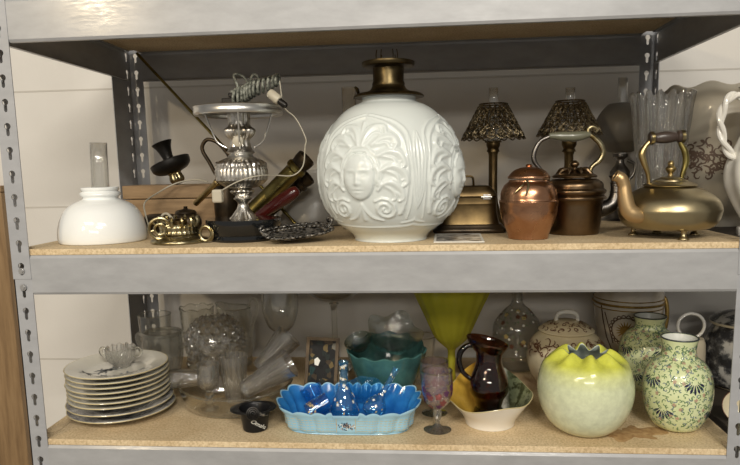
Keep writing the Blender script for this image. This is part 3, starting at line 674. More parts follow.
def channel(mb, p0, p1, zb, h, inward, th=.0022, lip=.018):
    """C section beam between two points, folded towards `inward`"""
    p0, p1, n = Vector(p0), Vector(p1), Vector(inward)
    prof = [(0, h-.006), (.003, h), (lip, h), (lip, h-th), (.004, h-th), (th, h-.008), (th, .006), (.004, th), (lip*.7, th), (lip*.7, 0), (.003, 0), (0, .005)]
    V = []
    for p in (p0, p1):
        for a, z in prof: V.append(tuple(p+n*a+Vector((0, 0, zb+z))-L0))
    k = len(prof)
    F = [(i, (i+1) % k, k+(i+1) % k, k+i) for i in range(k)]+[tuple(range(k)), tuple(range(k, 2*k))]
    mb.add((V, F))
for lev in ('top', 'mid', 'low'):
    zb = ZB[lev]
    for p0, p1, inw in (((0, .0, 0), (W, .0, 0), (0, 1, 0)), ((0, D_, 0), (W, D_, 0), (0, -1, 0)),
                        ((-A_+.003, A_, 0), (-A_+.003, D_-A_, 0), (1, 0, 0)), ((W+A_-.003, A_, 0), (W+A_-.003, D_-A_, 0), (-1, 0, 0))):
        mb = MB(); channel(mb, p0, p1, zb, BH, inw); mb.build('beam', 'galvanised_steel', rack, smooth=False)
for zt in (ZM, ZL, ZB['top']+BH+.013):
    o = box('shelf_board', -.003-L0.x, W+.003-L0.x, .003-L0.y, D_-.003-L0.y, zt-.0128, zt, 'particle_board', rack, bv=.0012)
# board ears that run out to the side beams, behind the posts
for zt in (ZM, ZL, ZB['top']+BH+.013):
    for x0, x1 in ((-A_+.004, -.0032), (W+.0032, W+A_-.004)):
        box('board_end', x0-L0.x, x1-L0.x, A_+.002-L0.y, D_-A_-.002-L0.y, zt-.0128, zt, 'particle_board', rack, bv=0)
box('side_plate', -A_+.0026-L0.x, -A_+.0046-L0.x, D_-.125-L0.y, D_-.042-L0.y, .02, 2.0, 'post_steel', rack, bv=0)
st = lathe('stain', [(0, 0), (.05, .0002), (.052, 0)], 'stain', None, (0, 0, 0), sub=1, seg=40, rmod=lambda th, u, r, z: r*(1+.35*math.sin(2*th+1)+.22*math.sin(5*th)+.15*math.sin(9*th+2)))
st.parent = rack; st.location = Vector((1.262, .078, ZL+.0002))-L0; st.scale = (1, .8, 1)

# neighbouring furniture, partly in view
nb = thing('side_shelf', 'dark shelf standing against the right end of the steel shelving', 'shelf', (1.85, .35, 0))
for z in (1.237, .812):
    box('shelf_board', -.352, .45, -.32, .30, z-.02, z, 'dark_board', nb)


box('side_panel', .45, .47, -.32, .30, 0, 2.0, 'dark_board', nb)
box('back_post', .38, .42, .27, .30, 0, 1.21, 'dark_board', nb)
box('leg', -.352, -.33, .26, .30, 0, .79, 'dark_board', nb); box('leg', -.352, -.33, -.10, -.06, 0, .79, 'dark_board', nb)
cab = thing('wooden_board', 'brown wooden board standing against the wall at the left edge, behind the steel post', 'board', (-.80, .665, 0))
box('panel', -.33, .312, -.02, .02, .0, 1.352, 'cabinet_wood', cab, bv=.003)
box('top_strip', -.335, .316, -.025, .025, 1.3525, 1.372, 'cabinet_wood', cab, bv=.003)

# ------------------------------------------------------------------ upper shelf
def P(n, k='prof'): return D[n][k]
def at(n, dz=0): x, y, z = D[n]['loc']; return (x, y, z+dz+LIFT)
def glassware(name, n, label, cat, mat, wall=.0022, seg=48, sub=3, parent_parts=True, group=None, rmod=None, zmod=None, bottom=None, base_split=None, loc=None, stem_mat=None):
    """stemware and tumblers: a stem/foot part turned solid and a bowl with real wall thickness"""
    pr = clean(P(n)); t = thing(name, label, cat, loc or at(n), group)
    rr_, rz_ = pr[-1][0]-wall*.4, pr[-1][1]
    bead = [(rr_*math.cos(2*PI*k/48), rr_*math.sin(2*PI*k/48), (zmod(2*PI*k/48, 1, rr_, rz_) if zmod else rz_)+wall*.3) for k in range(48)]
    tube('rim', bead, max(.0016, wall*.7), 'solid_glass', t, seg=8, sub=1, closed=True)
    if base_split is None:
        lathe('body', pr, mat, t, wall=wall, seg=seg, sub=sub, rmod=rmod, zmod=zmod, bottom=bottom); return t
    z = base_split; lo = [p for p in pr if p[1] <= z]; hi = [p for p in pr if p[1] >= z]
    lathe('foot', [(0, lo[0][1])]+lo+[(lo[-1][0]*.8, z+.001), (0, z+.001)], stem_mat or 'solid_glass', t, seg=seg, sub=1 if len(lo) < 3 else 2)
    lathe('bowl', hi, mat, t, wall=wall, seg=seg, sub=sub, rmod=rmod, zmod=zmod)
    return t

# white dome shade and its chimney
o = lathe('dome_lampshade', P('dome'), 'milk_glass', None, at('dome'), seg=72, sub=4,
          rmod=None, close=False)
me = o.data; so = o.modifiers.new('wall', 'SOLIDIFY'); so.thickness = .003; so.offset = -1
tag(o, 'white milk glass dome lampshade standing on the left end of the upper shelf', 'lampshade')
def chimney(loc, z0, z1, r, label, rot=None, group=None):
    o = lathe('glass_chimney', [(r*1.25, z0), (r*1.3, z0+.04), (r, z0+.09), (r*.96, z1)], 'thin_chimney', None, loc, seg=28, sub=3, close=False)
    s = o.modifiers.new('wall', 'SOLIDIFY'); s.thickness = .0014; s.offset = 0
    if rot: o.rotation_euler = rot
    return tag(o, label, 'lamp chimney', group)
chimney((D['dome']['loc'][0]-.004, D['dome']['loc'][1]+.004, ZM+.001), 0, P('dome', 'tube')[0][2], .0195, 'clear glass lamp chimney rising through the neck of the white dome shade', (0, math.radians(1.5), 0))

# brass burner
t = thing('lamp_burner', 'brass oil lamp burner with pierced side rings beside the white dome', 'burner', at('burner'))
lathe('base', [(.050, 0), (.0595, .0), (.0615, .004), (.058, .008), (.049, .011), (.044, .016)], 'pale_brass', t, cap=True, sub=2)
lathe('gallery', [(.040, .016), (.0425, .020), (.0395, .026), (.041, .034), (.038, .040)], 'pale_brass', t, cap=True, sub=2, rmod=lambda th, u, r, z: r*(1+.02*math.cos(28*th)))
mb = MB()
for k in range(12):
    a = 2*PI*k/12; c, s = math.cos(a), math.sin(a)
    mb.add(tube_vf([(.038*c, .038*s, .036), (.042*c, .042*s, .046), (.040*c, .040*s, .054), (.043*c, .043*s, .058)], [.0045, .0036, .0032, .001], seg=6, sub=3))
mb.build('prongs', 'pale_brass', t)
lathe('wick_tube', [(.018, .038), (.018, .048), (.012, .052)], 'old_brass', t, cap=True, sub=1)
def pierced_ring(c, R, r, tilt):
    mb = MB(); mb.add(tube_vf(ring_pts((0, 0, 0), R, 'y', 16), r, seg=8, sub=2, closed=True))
    mb.add(tube_vf(ring_pts((0, 0, -.0015), R*.52, 'y', 12), r*.8, seg=8, sub=2, closed=True))
    for k in range(6):
        a = 2*PI*k/6+.3; mb.add(tube_vf([(R*.5*math.cos(a), 0, R*.5*math.sin(a)), (R*.95*math.cos(a), 0, R*.95*math.sin(a))], r*.7, seg=6, sub=1))
    o = mb.build('ring_handle', 'pale_brass', t, c); o.rotation_euler = (math.radians(8), 0, tilt); return o
pierced_ring((-.026, -.040, .034), .0225, .0034, math.radians(18))
V = tube_vf(ring_pts((.0655, -.018, .020), .0125, 'y', 14, ry=.0155), .0032, seg=8, sub=2, closed=True)
obj('ring_handle', *V, 'pale_brass', t)
tube('ring_handle', ring_pts((.0655, -.018, .020), .0165, 'y', 5, PI*1.7, PI*2.2, ry=.02), [.002, .003, .001], 'pale_brass', t)

# twisted flex by the dome
fx = MB(); x0 = Vector((.19, .25, ZM+LIFT))
fx.add(tube_vf([(.0, 0, .01), (.004, -.02, .045), (.022, -.03, .055), (.045, -.05, .040), (.058, -.055, .018), (.050, -.06, .004)], .0032, seg=8))
fx.add(tube_vf([(.0, .01, .004), (.012, -.02, .030), (.03, -.035, .034), (.048, -.05, .022), (.060, -.06, .0045), (.07, -.05, .0035)], .0032, seg=8))
fx.add(tube_vf([(-.030, -.005, .004), (-.040, -.008, .05), (-.050, .015, .080), (-.043, .08, .101), (-.006, .11, .1235), (.045, .11, .132), (.082, .10, .126)], .0019, seg=8))
tag(fx.build('lamp_flex', 'cord_white', None, x0), 'pale lamp flex looped on the shelf between white dome and brass burner', 'cord')

# tan wooden box behind, with the black candle cup on it
bx = thing('wooden_box', 'long tan wooden box lying at the back of the upper shelf', 'box', (.153, .44, ZM+LIFT))
box('body', -.125, .135, -.05, .06, 0, .082, 'tan_wood', bx); box('lid', -.127, .137, -.053, .063, .084, .119, 'tan_wood', bx)
tilt = math.radians(-21)
sb = thing('candle_cup', 'black flared candle cup leaning on top of the tan wooden box', 'candle holder', (.171, .42, ZM+.1195), rot=(0, tilt, 0))
lathe('knob', [(.010, .0035), (.018, .010), (.019, .020), (.016, .030), (.020, .036)], 'pale_brass', sb, cap=True, sub=2, rmod=lambda th, u, r, z: r*(1+.06*math.cos(10*th)))
lathe('pan', [(.018, .034), (.040, .040), (.051, .050), (.053, .062), (.050, .068), (.02, .066)], 'black_metal', sb, cap=True, sub=2)
lathe('cup', [(.014, .066), (.0145, .082), (.020, .104), (.0275, .118)], 'black_metal', sb, wall=.002, sub=3)

pot = thing('round_pot', 'dark bronze round pot behind the brass burner', 'pot', (.232, .29, ZM+LIFT))
lathe('body', [(.024, 0), (.034, .012), (.038, .03), (.032, .045), (.026, .05)], 'dark_bronze', pot, wall=.002)
lathe('lid', [(.027, .051), (.022, .058), (.006, .062), (.005, .068)], 'dark_bronze', pot, cap=True)
db = thing('dark_bottle', 'dark bronze bottle lying in shadow behind the white dome', 'bottle', (.185, .335, ZM+.0245), rot=(0, -PI/2, math.radians(-6)))
lathe('body', [(.018, 0), (.023, .006), (.0235, .06), (.018, .08), (.010, .092), (.010, .115), (.012, .118)], 'dark_bronze', db, cap=True)

# black plinth with the silver lamp
pl = lathe('round_plinth', clean(P('plinth')), 'black_gloss', None, at('plinth'), cap=True, seg=72, sub=2)
tag(pl, 'glossy black round plinth carrying the silver oil lamp', 'plinth')
lm = thing('oil_lamp', 'ornate silver oil lamp with a wide ring gallery, standing on the black plinth', 'lamp', at('lamp'))
pr = clean(P('lamp'))
lathe('foot', [p for p in pr if p[1] <= .067], 'silver', lm, cap=True, seg=72, sub=3, rmod=lambda th, u, r, z: r*(1+(.05*math.cos(18*th) if z < .02 or .045 < z < .062 else 0)))
def gad(th, u, r, z):
    if .072 < z < .118: return r*(1+.035*abs(math.cos(17*th))-.02+.012*math.sin(z*900))
    if .118 <= z < .13: return r*(1+.03*math.cos(26*th))
    return r
lathe('font', [p for p in pr if .066 <= p[1] <= .137], 'silver', lm, cap=True, seg=204, sub=4, rmod=gad)
lathe('collar', [p for p in pr if .1354 <= p[1] <= .16], 'silver_bright', lm, cap=True, sub=2)
lathe('burner', [p for p in pr if p[1] >= .158], 'silver', lm, cap=True, seg=120, sub=2, rmod=lambda th, u, r, z: r*(1+(.06*math.cos(20*th) if .178 < z < .203 else .04*math.cos(12*th))))
kb = lathe('wick_knob', [(.003, 0), (.011, .001), (.012, .004), (.0095, .006)], 'ivory', lm, (.0062, -.036, .1689), cap=True, sub=2, seg=24); kb.rotation_euler = (PI/2, 0, 0)
tube('knob_shaft', [(.0062, -.036, .1689), (.0062, -.02, .1689)], .002, 'silver', lm, sub=1)
zr = P('lamp', 'ring')[0][2]
gr = lathe('ring_gallery', [(.086, zr+.002), (.0945, zr), (.0975, zr+.006), (.0965, zr+.013), (.098, zr+.018), (.094, zr+.020), (.086, zr+.017), (.0845, zr+.010)], 'silver_bright', lm, seg=80, sub=2, close=True)
lathe('gallery_plate', [(.022, zr+.004), (.060, zr+.007), (.087, zr+.008)], 'pewter', lm, (0, 0, 0), seg=60, sub=1, zmod=lambda th, u, r, z: z)
for k in range(4):
    a = k*PI/2+.25; c, s = math.cos(a), math.sin(a)
    tube('arm', [(.030*c, .030*s, .156), (.049*c, .049*s, .169), (.060*c, .060*s, .194), (.072*c, .072*s, zr+.004)], .0019, 'silver_bright', lm, seg=8)
ca = Vector(at('lamp'))+Vector((0, 0, zr+.0205))
cc = thing('coiled_flex', 'grey braided flex coiled on top of the silver lamp', 'cord', ca)
hp = []
n = 13*14
for i in range(n):
    u = i/(n-1); a = 2*PI*12.5*u; R = .0135+.004*math.sin(3*u+1)
    hp.append((-.014+.105*u+.004*math.sin(9*u), R*math.sin(a), .0155+.040*u+R*math.cos(a)))
tube('coil', hp, .0034, 'cord_grey', cc, seg=7, sub=2)
tube('loop', [(-.010, -.004, .016), (.002, -.006, .040), (-.006, -.004, .066), (.012, .002, .064), (.028, .004, .042)], .003, 'cord_grey', cc)
tube('loop', [(.022, 0, .036), (.036, -.004, .064), (.046, .002, .060), (.044, .004, .040)], .003, 'cord_grey', cc)
box('connector', -.034, -.004, -.012, .010, .0005, .017, 'black_metal', cc); box('connector', -.018, -.006, -.014, .004, .018, .028, 'black_metal', cc)
cd = thing('power_flex', 'thin pale cord with switch hanging across the silver lamp from its coil', 'cord', at('lamp'))
tube('wire', [(x+(.004 if z > .26 else 0), y-(.018 if z < .11 else .012), z) for x, y, z in P('lamp', 'cord')], .0014, 'cord_white', cd, seg=8)
p0 = P('lamp', 'cord')[-1]
box('switch', -.0405, -.0185, -.094, -.076, .040, .068, 'ivory', cd, bv=.004)
so = lathe('socket', [(.008, 0), (.0105, .004), (.0105, .026), (.008, .03)], 'ivory', cd, (.080, -.040, .268), cap=True, sub=2, seg=24); so.rotation_euler = along((0, 0, 0), (.75, -.25, -.6))
so = lathe('socket_tip', [(.007, 0), (.007, .016), (.005, .020)], 'black_metal', cd, (.102, -.0475, .2502), cap=True, sub=1, seg=20); so.rotation_euler = along((0, 0, 0), (.75, -.25, -.6))

# things behind the lamp
jg = thing('dark_jug', 'dark bronze jug with a tall loop handle behind the silver lamp', 'jug', at('jug'))
lathe('body', [(.024, 0), (.032, .03), (.034, .08), (.026, .13), (.022, .16), (.025, .175)], 'dark_bronze', jg, wall=.002)
tube('handle', [tuple(p) for p in P('jug', 'handle')], .0048, 'dark_bronze', jg, seg=10)
a, b = Vector((.010, .575, ZM+.490)), Vector((.487, .405, ZM+.0085))
rd = tube('brass_rod', [tuple(a-b), (0, 0, 0)], .0042, 'olive_brass', None, b, sub=1, seg=14)
tag(rd, 'long thin brass rod leaning from the back left corner down behind the silver lamp', 'rod')
def pump(name, a, b, r, mat, label, cat, cap=True, handle=None):
    a, b = Vector(a), Vector(b); L = (b-a).length
    t = thing(name, label, cat, a, rot=along(a, b))
    lathe('barrel', [(r, 0), (r, L*.82)], mat, t, cap=True, sub=1, seg=28)
    lathe('collar', [(r*1.02, L*.80), (r*1.25, L*.82), (r*1.25, L*.86), (r*1.05, L*.88)], mat, t, cap=True, sub=1, seg=28)
    lathe('nozzle', [(r*1.0, L*.88), (r*1.15, L*.94), (r*1.15, L)], 'dark_bronze' if cap else mat, t, wall=r*.25, sub=1, seg=28)
    return t
pump('brass_tube', (.246, .325, ZM+.073), (.332, .275, ZM+.136), .0075, 'brass', 'short brass tube slanting up to the left side of the silver lamp', 'tube')
pump('olive_brass_tube', (.365, .325, ZM+.026), (.537, .31, ZM+.181), .021, 'olive_brass', 'thick olive brass tube with wide end leaning up to the right of the silver lamp', 'tube')
pump('bronze_tube', (.39, .385, ZM+.026), (.528, .375, ZM+.135), .019, 'dark_bronze', 'dark bronze tube leaning behind the red handle and thick olive tube', 'tube')
a, b = Vector((.385, .268, ZM+.022)), Vector((.523, .262, ZM+.106)); L = (b-a).length
rh = thing('turned_handle', 'dark red turned handle leaning behind the black plinth', 'handle', a, rot=along(a, b))
lathe('grip', [(.007, 0), (.010, L*.2), (.014, L*.5), (.0165, L*.8), (.013, L*.96), (.006, L)], 'red_handle', rh, cap=True, seg=28)
lathe('ferrule', [(.0075, -.02), (.0085, -.018), (.0085, .001)], 'olive_brass', rh, cap=True, sub=1, seg=24)
bw = lathe('frosted_lampshade', clean(P('bowlmilk')), 'frosted_shade', None, at('bowlmilk'), seg=64, sub=3)
s = bw.modifiers.new('wall', 'SOLIDIFY'); s.thickness = .0025; s.offset = -1; 
tag(bw, 'frosted glass dome shade at the back, left of the big white globe', 'lampshade')

# lacy tray
ty = thing('lace_tray', 'black and silver lacework metal tray tilted at the foot of the globe', 'tray', (.552, .044, ZM+LIFT))
M4 = Matrix.Rotation(math.radians(10), 4, 'X') @ Matrix.Rotation(math.radians(27), 4, 'Z') 
def tf(vf, M): return [tuple(M @ Vector(v)) for v in vf[0]], vf[1]
MT = Matrix.Translation((0, .045, .0125)) @ M4
ax, by = .070, .048
mb = MB()
def sq(th, a, b, n=3.2): c, s = abs(math.cos(th)), abs(math.sin(th)); return 1/((c/a)**n+(s/b)**n)**(1/n)
V, F = [], []
nr, ns = 8, 64
for i in range(nr+1):
    u = i/nr
    for k in range(ns):
        th = 2*PI*k/ns; r = sq(th, ax*.82, by*.80)*u; V.append((r*math.cos(th), r*math.sin(th), .0+(.004*u**4)))
F = [(i*ns+k, i*ns+(k+1) % ns, (i+1)*ns+(k+1) % ns, (i+1)*ns+k) for i in range(nr) for k in range(ns)]
pan = obj('pan', *tf((V, F), MT), 'black_relief', ty); s = pan.modifiers.new('wall', 'SOLIDIFY'); s.thickness = .002
rimp = [(sq(2*PI*k/48, ax, by)*math.cos(2*PI*k/48), sq(2*PI*k/48, ax, by)*math.sin(2*PI*k/48), .010) for k in range(48)]
mb.add(tf(tube_vf(rimp, .0016, seg=7, sub=1, closed=True), MT))
for k in range(40):
    th = 2*PI*k/40
    for rr, zz, s in ((.90, .007, .0042), (1.02, .012, .0052)):
        c = Vector((sq(th, ax, by)*rr*math.cos(th), sq(th, ax, by)*rr*math.sin(th), zz))
        mb.add(tf(tube_vf(ring_pts(c, s, 'z', 7), .0012, seg=5, sub=2, closed=True), MT))
mb.build('lace_rim', 'black_relief', ty)
sc = MB()
for sgn in (-1, 1):
    q = [(sgn*(ax*.92), 0, .010), (sgn*(ax*1.08), .0, .016), (sgn*(ax*1.14), .004, .024), (sgn*(ax*1.05), .006, .029), (sgn*(ax*1.0), .006, .022), (sgn*(ax*1.08), .006, .019)]
    tube('scroll_handle', [tuple(MT @ Vector(v)) for v in q], [.003, .003, .0025, .0016], 'black_relief', ty, seg=8)

# ------------------------------------------------------------------ relief globe
def relief_globe():
    t = thing('relief_globe', 'big round white glass globe with cherub faces and leaf scrolls in relief', 'lamp globe', at('globe'))
    pr = np.array(cr(clean(P('globe')), 12)); s = np.concatenate([[0], np.cumsum(np.hypot(*np.diff(pr, axis=0).T))])
    NR, NT = 230, 520
    ss = np.linspace(0, s[-1], NR); R = np.interp(ss, s, pr[:, 0]); Z = np.interp(ss, s, pr[:, 1])
    fx, _, fz = P('globe', 'face')[0]; th0 = -math.acos(max(-1, min(1, fx/.150))); sface = float(np.interp(fz, Z, ss)); px = 460.
    q = NT//4
    th = (np.arange(q)/q-.5)*PI/2
    U = th[None, :]*np.maximum(R[:, None], .05)*px; Vv = (ss[:, None]-sface)*px+0*U
    # keep motif in angular units near the poles
    U = th[None, :]*.150*px*np.clip(R[:, None]/.150, .45, 1)
    H = np.zeros_like(U)
    def g(u, v, wu, wv, a): return a*np.exp(-((U-u)/wu)**2-((Vv-v)/wv)**2)
    stro = np.zeros_like(U)
    def stroke(pts, w, a, mirror=True, n=4):
        for sg in ((1, -1) if mirror else (1,)):
            Q = cr([(sg*x, y) for x, y in pts], n); m = len(Q)
            best = np.full(U.shape, 0.)
            for i in range(m-1):
                (x0, y0), (x1, y1) = Q[i], Q[i+1]; f = (i+.5)/(m-1); ww = w*(.45+.55*math.sin(PI*min(1, .15+f*.85)))
                dx, dy = x1-x0, y1-y0; L2 = dx*dx+dy*dy+1e-9
                tt = np.clip(((U-x0)*dx+(Vv-y0)*dy)/L2, 0, 1)
                d2 = (U-x0-tt*dx)**2+(Vv-y0-tt*dy)**2
                best = np.maximum(best, np.exp(-d2/ww**2))
            np.maximum(stro, a*best, out=stro)
    def spiral(cx, cy, R0, turns, w, a, a0=0, cw=1):
        pts = []
        for i in range(int(turns*10)+1):
            f = i/(turns*10); an = a0+cw*2*PI*turns*f; r = R0*(1-f*.88); pts.append((cx+r*math.cos(an), cy+r*math.sin(an)))
        stroke(pts, w, a, n=1)
    # wreath and scrolls around the face
    spiral(21, -31, 11, 2.0, 1.7, 2.8, PI*.75, -1)
    stroke([(0, -26), (4, -34), (9, -40), (17, -43)], 1.8, 2.2); stroke([(0, -30), (0, -42)], 2.2, 2.0, False)
    stroke([(33, -36), (38, -28), (36, -18), (30, -14)], 2.0, 2.4)
    def leaf(p, w, a):
        Q = [np.array(v, float) for v in p]; stroke(p, w, a, n=5)
        d = Q[-1]-Q[0]; nrm_ = np.array([-d[1], d[0]])/np.linalg.norm(d)
        for s_, f_ in ((1, .8), (-1, .7)):
            q = [Q[0]]+[v*(.25+.75*f_)+Q[0]*(.75-.75*f_)+nrm_*s_*w*1.25 for v in Q[1:]]; stroke([tuple(v) for v in q], w*.55, a*.72, n=5)
    leaf([(2, 27), (5, 38), (11, 45), (19, 45), (22, 39)], 3.0, 3.6)
    leaf([(11, 27), (19, 33), (28, 34), (33, 28), (31, 23)], 3.2, 3.6)
    leaf([(17, 17), (27, 21), (37, 18), (41, 10), (38, 6)], 3.2, 3.6)
    leaf([(20, 4), (30, 8), (40, 3), (43, -6), (39, -10)], 3.2, 3.6)
    leaf([(19, -9), (28, -6), (37, -12), (39, -20), (35, -23)], 3.0, 3.4)
    stroke([(0, 27), (0, 50)], 1.6, 2.2, False)
    stroke([(1, 56), (10, 53), (24, 46), (37, 34), (43, 16), (44, -4), (41, -22), (35, -36)], 1.7, 2.4, n=6)
    stroke([(2, 60), (14, 56), (28, 50), (41, 38), (47.5, 18), (48, -6), (45, -26), (38, -42)], 1.2, 1.6, n=6)
    # fronds between the medallions
    for k, (x0, x1) in enumerate(((54, 55), (52, 51), (50, 47.5), (56.5, 58))):
        stroke([(54, -46), (x0, -25), (x0-.5*k, 0), (x1-1.5*k, 22), (x1-3.5*k, 40)], 1.1, 1.7, n=6)
    stroke([(54, -40), (49, -46), (40, -50), (28, -52), (0, -53)], 1.7, 1.5, n=5); stroke([(50, -38), (44, -44), (32, -47)], 1.4, 1.5)
    H = H+stro
    # the face
    e = 1-(U/15.5)**2-((Vv+1)/21.5)**2; mask = np.clip(e*6, 0, 1)
    F_ = 8.5*np.sqrt(np.clip(e, 0, 1))
    F_ += g(0, -2.5, 2.0, 5.5, 1.9)+g(0, -6.2, 2.3, 1.9, 1.9)+g(0, -3, 1.2, 5, .6)
    for sg in (1, -1):
        F_ += g(sg*5.8, 1.0, 3.4, 2.2, -2.2)+g(sg*5.8, .7, 2.0, 1.3, 1.3)+g(sg*5.8, 4.6, 4.2, 1.3, .9)+g(sg*8, -7, 4, 4, 1.3)+g(sg*2.4, -6.6, 1.1, 1.0, .7)
    F_ += g(0, -11.2, 3.6, 1.1, 1.1)+g(0, -12.6, 4.2, .7, -1.3)+g(0, -14.0, 3.0, 1.2, 1.2)+g(0, -18.3, 3.6, 2.4, 1.2)+g(0, 10, 9, 5, .8)
    H = H*(1-mask)+(F_+1.0)*mask
    # hair
    stro = np.zeros_like(U)
    for sc_, aa in ((.86, 3.0), (1.02, 3.2), (1.17, 2.6)):
        stroke([(17*sc_*math.cos(math.radians(t_)), -2+24*sc_*math.sin(math.radians(t_))+.8*math.sin(t_*.2)) for t_ in range(92, -22, -12)], 1.5, aa, True, 3)
    stroke([(15, 8), (18, 2), (17, -4), (19.5, -9), (17, -13)], 2.4, 3.4)
    hair = stro
    H = np.maximum(H, np.where(Vv > 6, hair+3.2*np.clip(mask, 0, 1), hair))
    fade = np.clip((Z-.006)/.02, 0, 1)*np.clip((.285-Z)/.02, 0, 1)
    H = H*fade[:, None]*.58/px
    V = np.zeros((NR, NT, 3)); dr = np.gradient(R, ss); dz = np.gradient(Z, ss); L = np.hypot(dr, dz)
    for k in range(4):
        for j in range(q):
            T = th0+th[j]+k*PI/2; h = H[:, j]
            rr = R+h*dz/L; V[:, k*q+j, 0] = rr*math.cos(T); V[:, k*q+j, 1] = rr*math.sin(T); V[:, k*q+j, 2] = Z-h*dr/L
    verts = V.reshape(-1, 3); n = NT
    faces = [(i*n+k, i*n+(k+1) % n, (i+1)*n+(k+1) % n, (i+1)*n+k) for i in range(NR-1) for k in range(n)]
    verts = list(map(tuple, verts)); b = len(verts); verts.append((0, 0, .004)); faces += [(b, (k+1) % n, k) for k in range(n)]
    o = obj('globe', verts, faces, 'satin_glass', t, angle=80)
    zt = D['globe']['prof'][-1][1]
    f = thing('globe_fitter', 'brass lamp fitter with thin prongs sitting on top of the white globe', 'lamp fitter', (D['globe']['loc'][0], D['globe']['loc'][1], D['globe']['loc'][2]+zt+.0006))
    lathe('skirt', [(.060, 0), (.074, 0), (.073, .004), (.066, .008), (.058, .008), (.040, .015), (.034, .024)], 'dark_brass', f, cap=True, sub=2)
    lathe('neck', [(.034, .023), (.0345, .028), (.032, .034), (.033, .060), (.035, .062)], 'dark_brass', f, cap=True, sub=1, rmod=lambda th, u, r, z: r)
    lathe('flange', [(.034, .060), (.050, .062), (.0545, .065), (.0555, .070), (.053, .073), (.035, .0725)], 'dark_brass', f, cap=True, sub=2)
    for a in (-2.2, -1.9, -1.25, -1.0, 1.2, 2.0):
        tube('prong', [(.038*math.cos(a), .038*math.sin(a), .071), (.039*math.cos(a), .039*math.sin(a), .082), (.036*math.cos(a), .036*math.sin(a), .093)], .0012, 'dark_brass', f, seg=6, sub=2)
    tube('lever', [(-.062, -.02, .006), (-.064, -.026, .016), (-.068, -.03, .020)], [.003, .004, .0025], 'dark_brass', f, seg=8, sub=2)
relief_globe()
chimney((D['tubeG']['loc'][0], .36, ZM+.001), 0, P('tubeG', 'top')[0][2], .0185, 'clear glass lamp chimney standing behind the left of the white globe')

# card
cd = thing('photo_card', 'flat printed picture card lying in front of the brass chafing box', 'card', (.8945, .106, ZM+LIFT))
cd.rotation_euler = (0, 0, math.radians(-2))
box('card', -.051, .051, -.078, .078, .0002, .003, 'paper', cd, bv=.0006)
box('picture', -.046, .046, -.072, .066, .0030, .0033, 'printed_photo', cd, bv=0)

# brass chafing box
ch = thing('chafing_box', 'brass footed box with hinged lid and loop handle, right of the white globe', 'box', (D['chaf']['loc'][0]+.004, .2620, ZM+LIFT))
def rr(a, b, n=7): return lambda th, u, r, z: r*sq(th, a, b, n)
def oblong(name, prof, mat, parent, a, b, n=7, **k):
    return lathe(name, prof, mat, parent, seg=72, rmod=lambda th, u, r, z: sq(th, a*r, b*r, n) if r > 1e-4 else 0, **k)
oblong('plinth', [(.97, 0), (1.0, .003), (1.0, .008), (.94, .013), (.90, .018), (.87, .020)], 'dark_bronze', ch, .0845, .057, sub=2, cap=True)
oblong('body', [(.83, .020), (.80, .028), (.76, .045), (.745, .062), (.75, .066), (.74, .070), (.735, .080)], 'old_brass', ch, .0845, .057, sub=2, cap=True)
oblong('lid', [(.75, .081), (.765, .0835), (.75, .087), (.70, .094), (.60, .1035), (.57, .106), (.52, .107)], 'old_brass', ch, .0845, .057, sub=2, cap=True)
tube('loop_handle', [tuple(p) for p in P('chaf', 'handle')], .0026, 'old_brass', ch, seg=8)
box('hinge', .030, .048, -.0445, -.040, .076, .088, 'silver_bright', ch, bv=.001)
tube('hinge_pin', [(.026, -.046, .082), (.050, -.046, .082)], .0024, 'silver_bright', ch, sub=1)

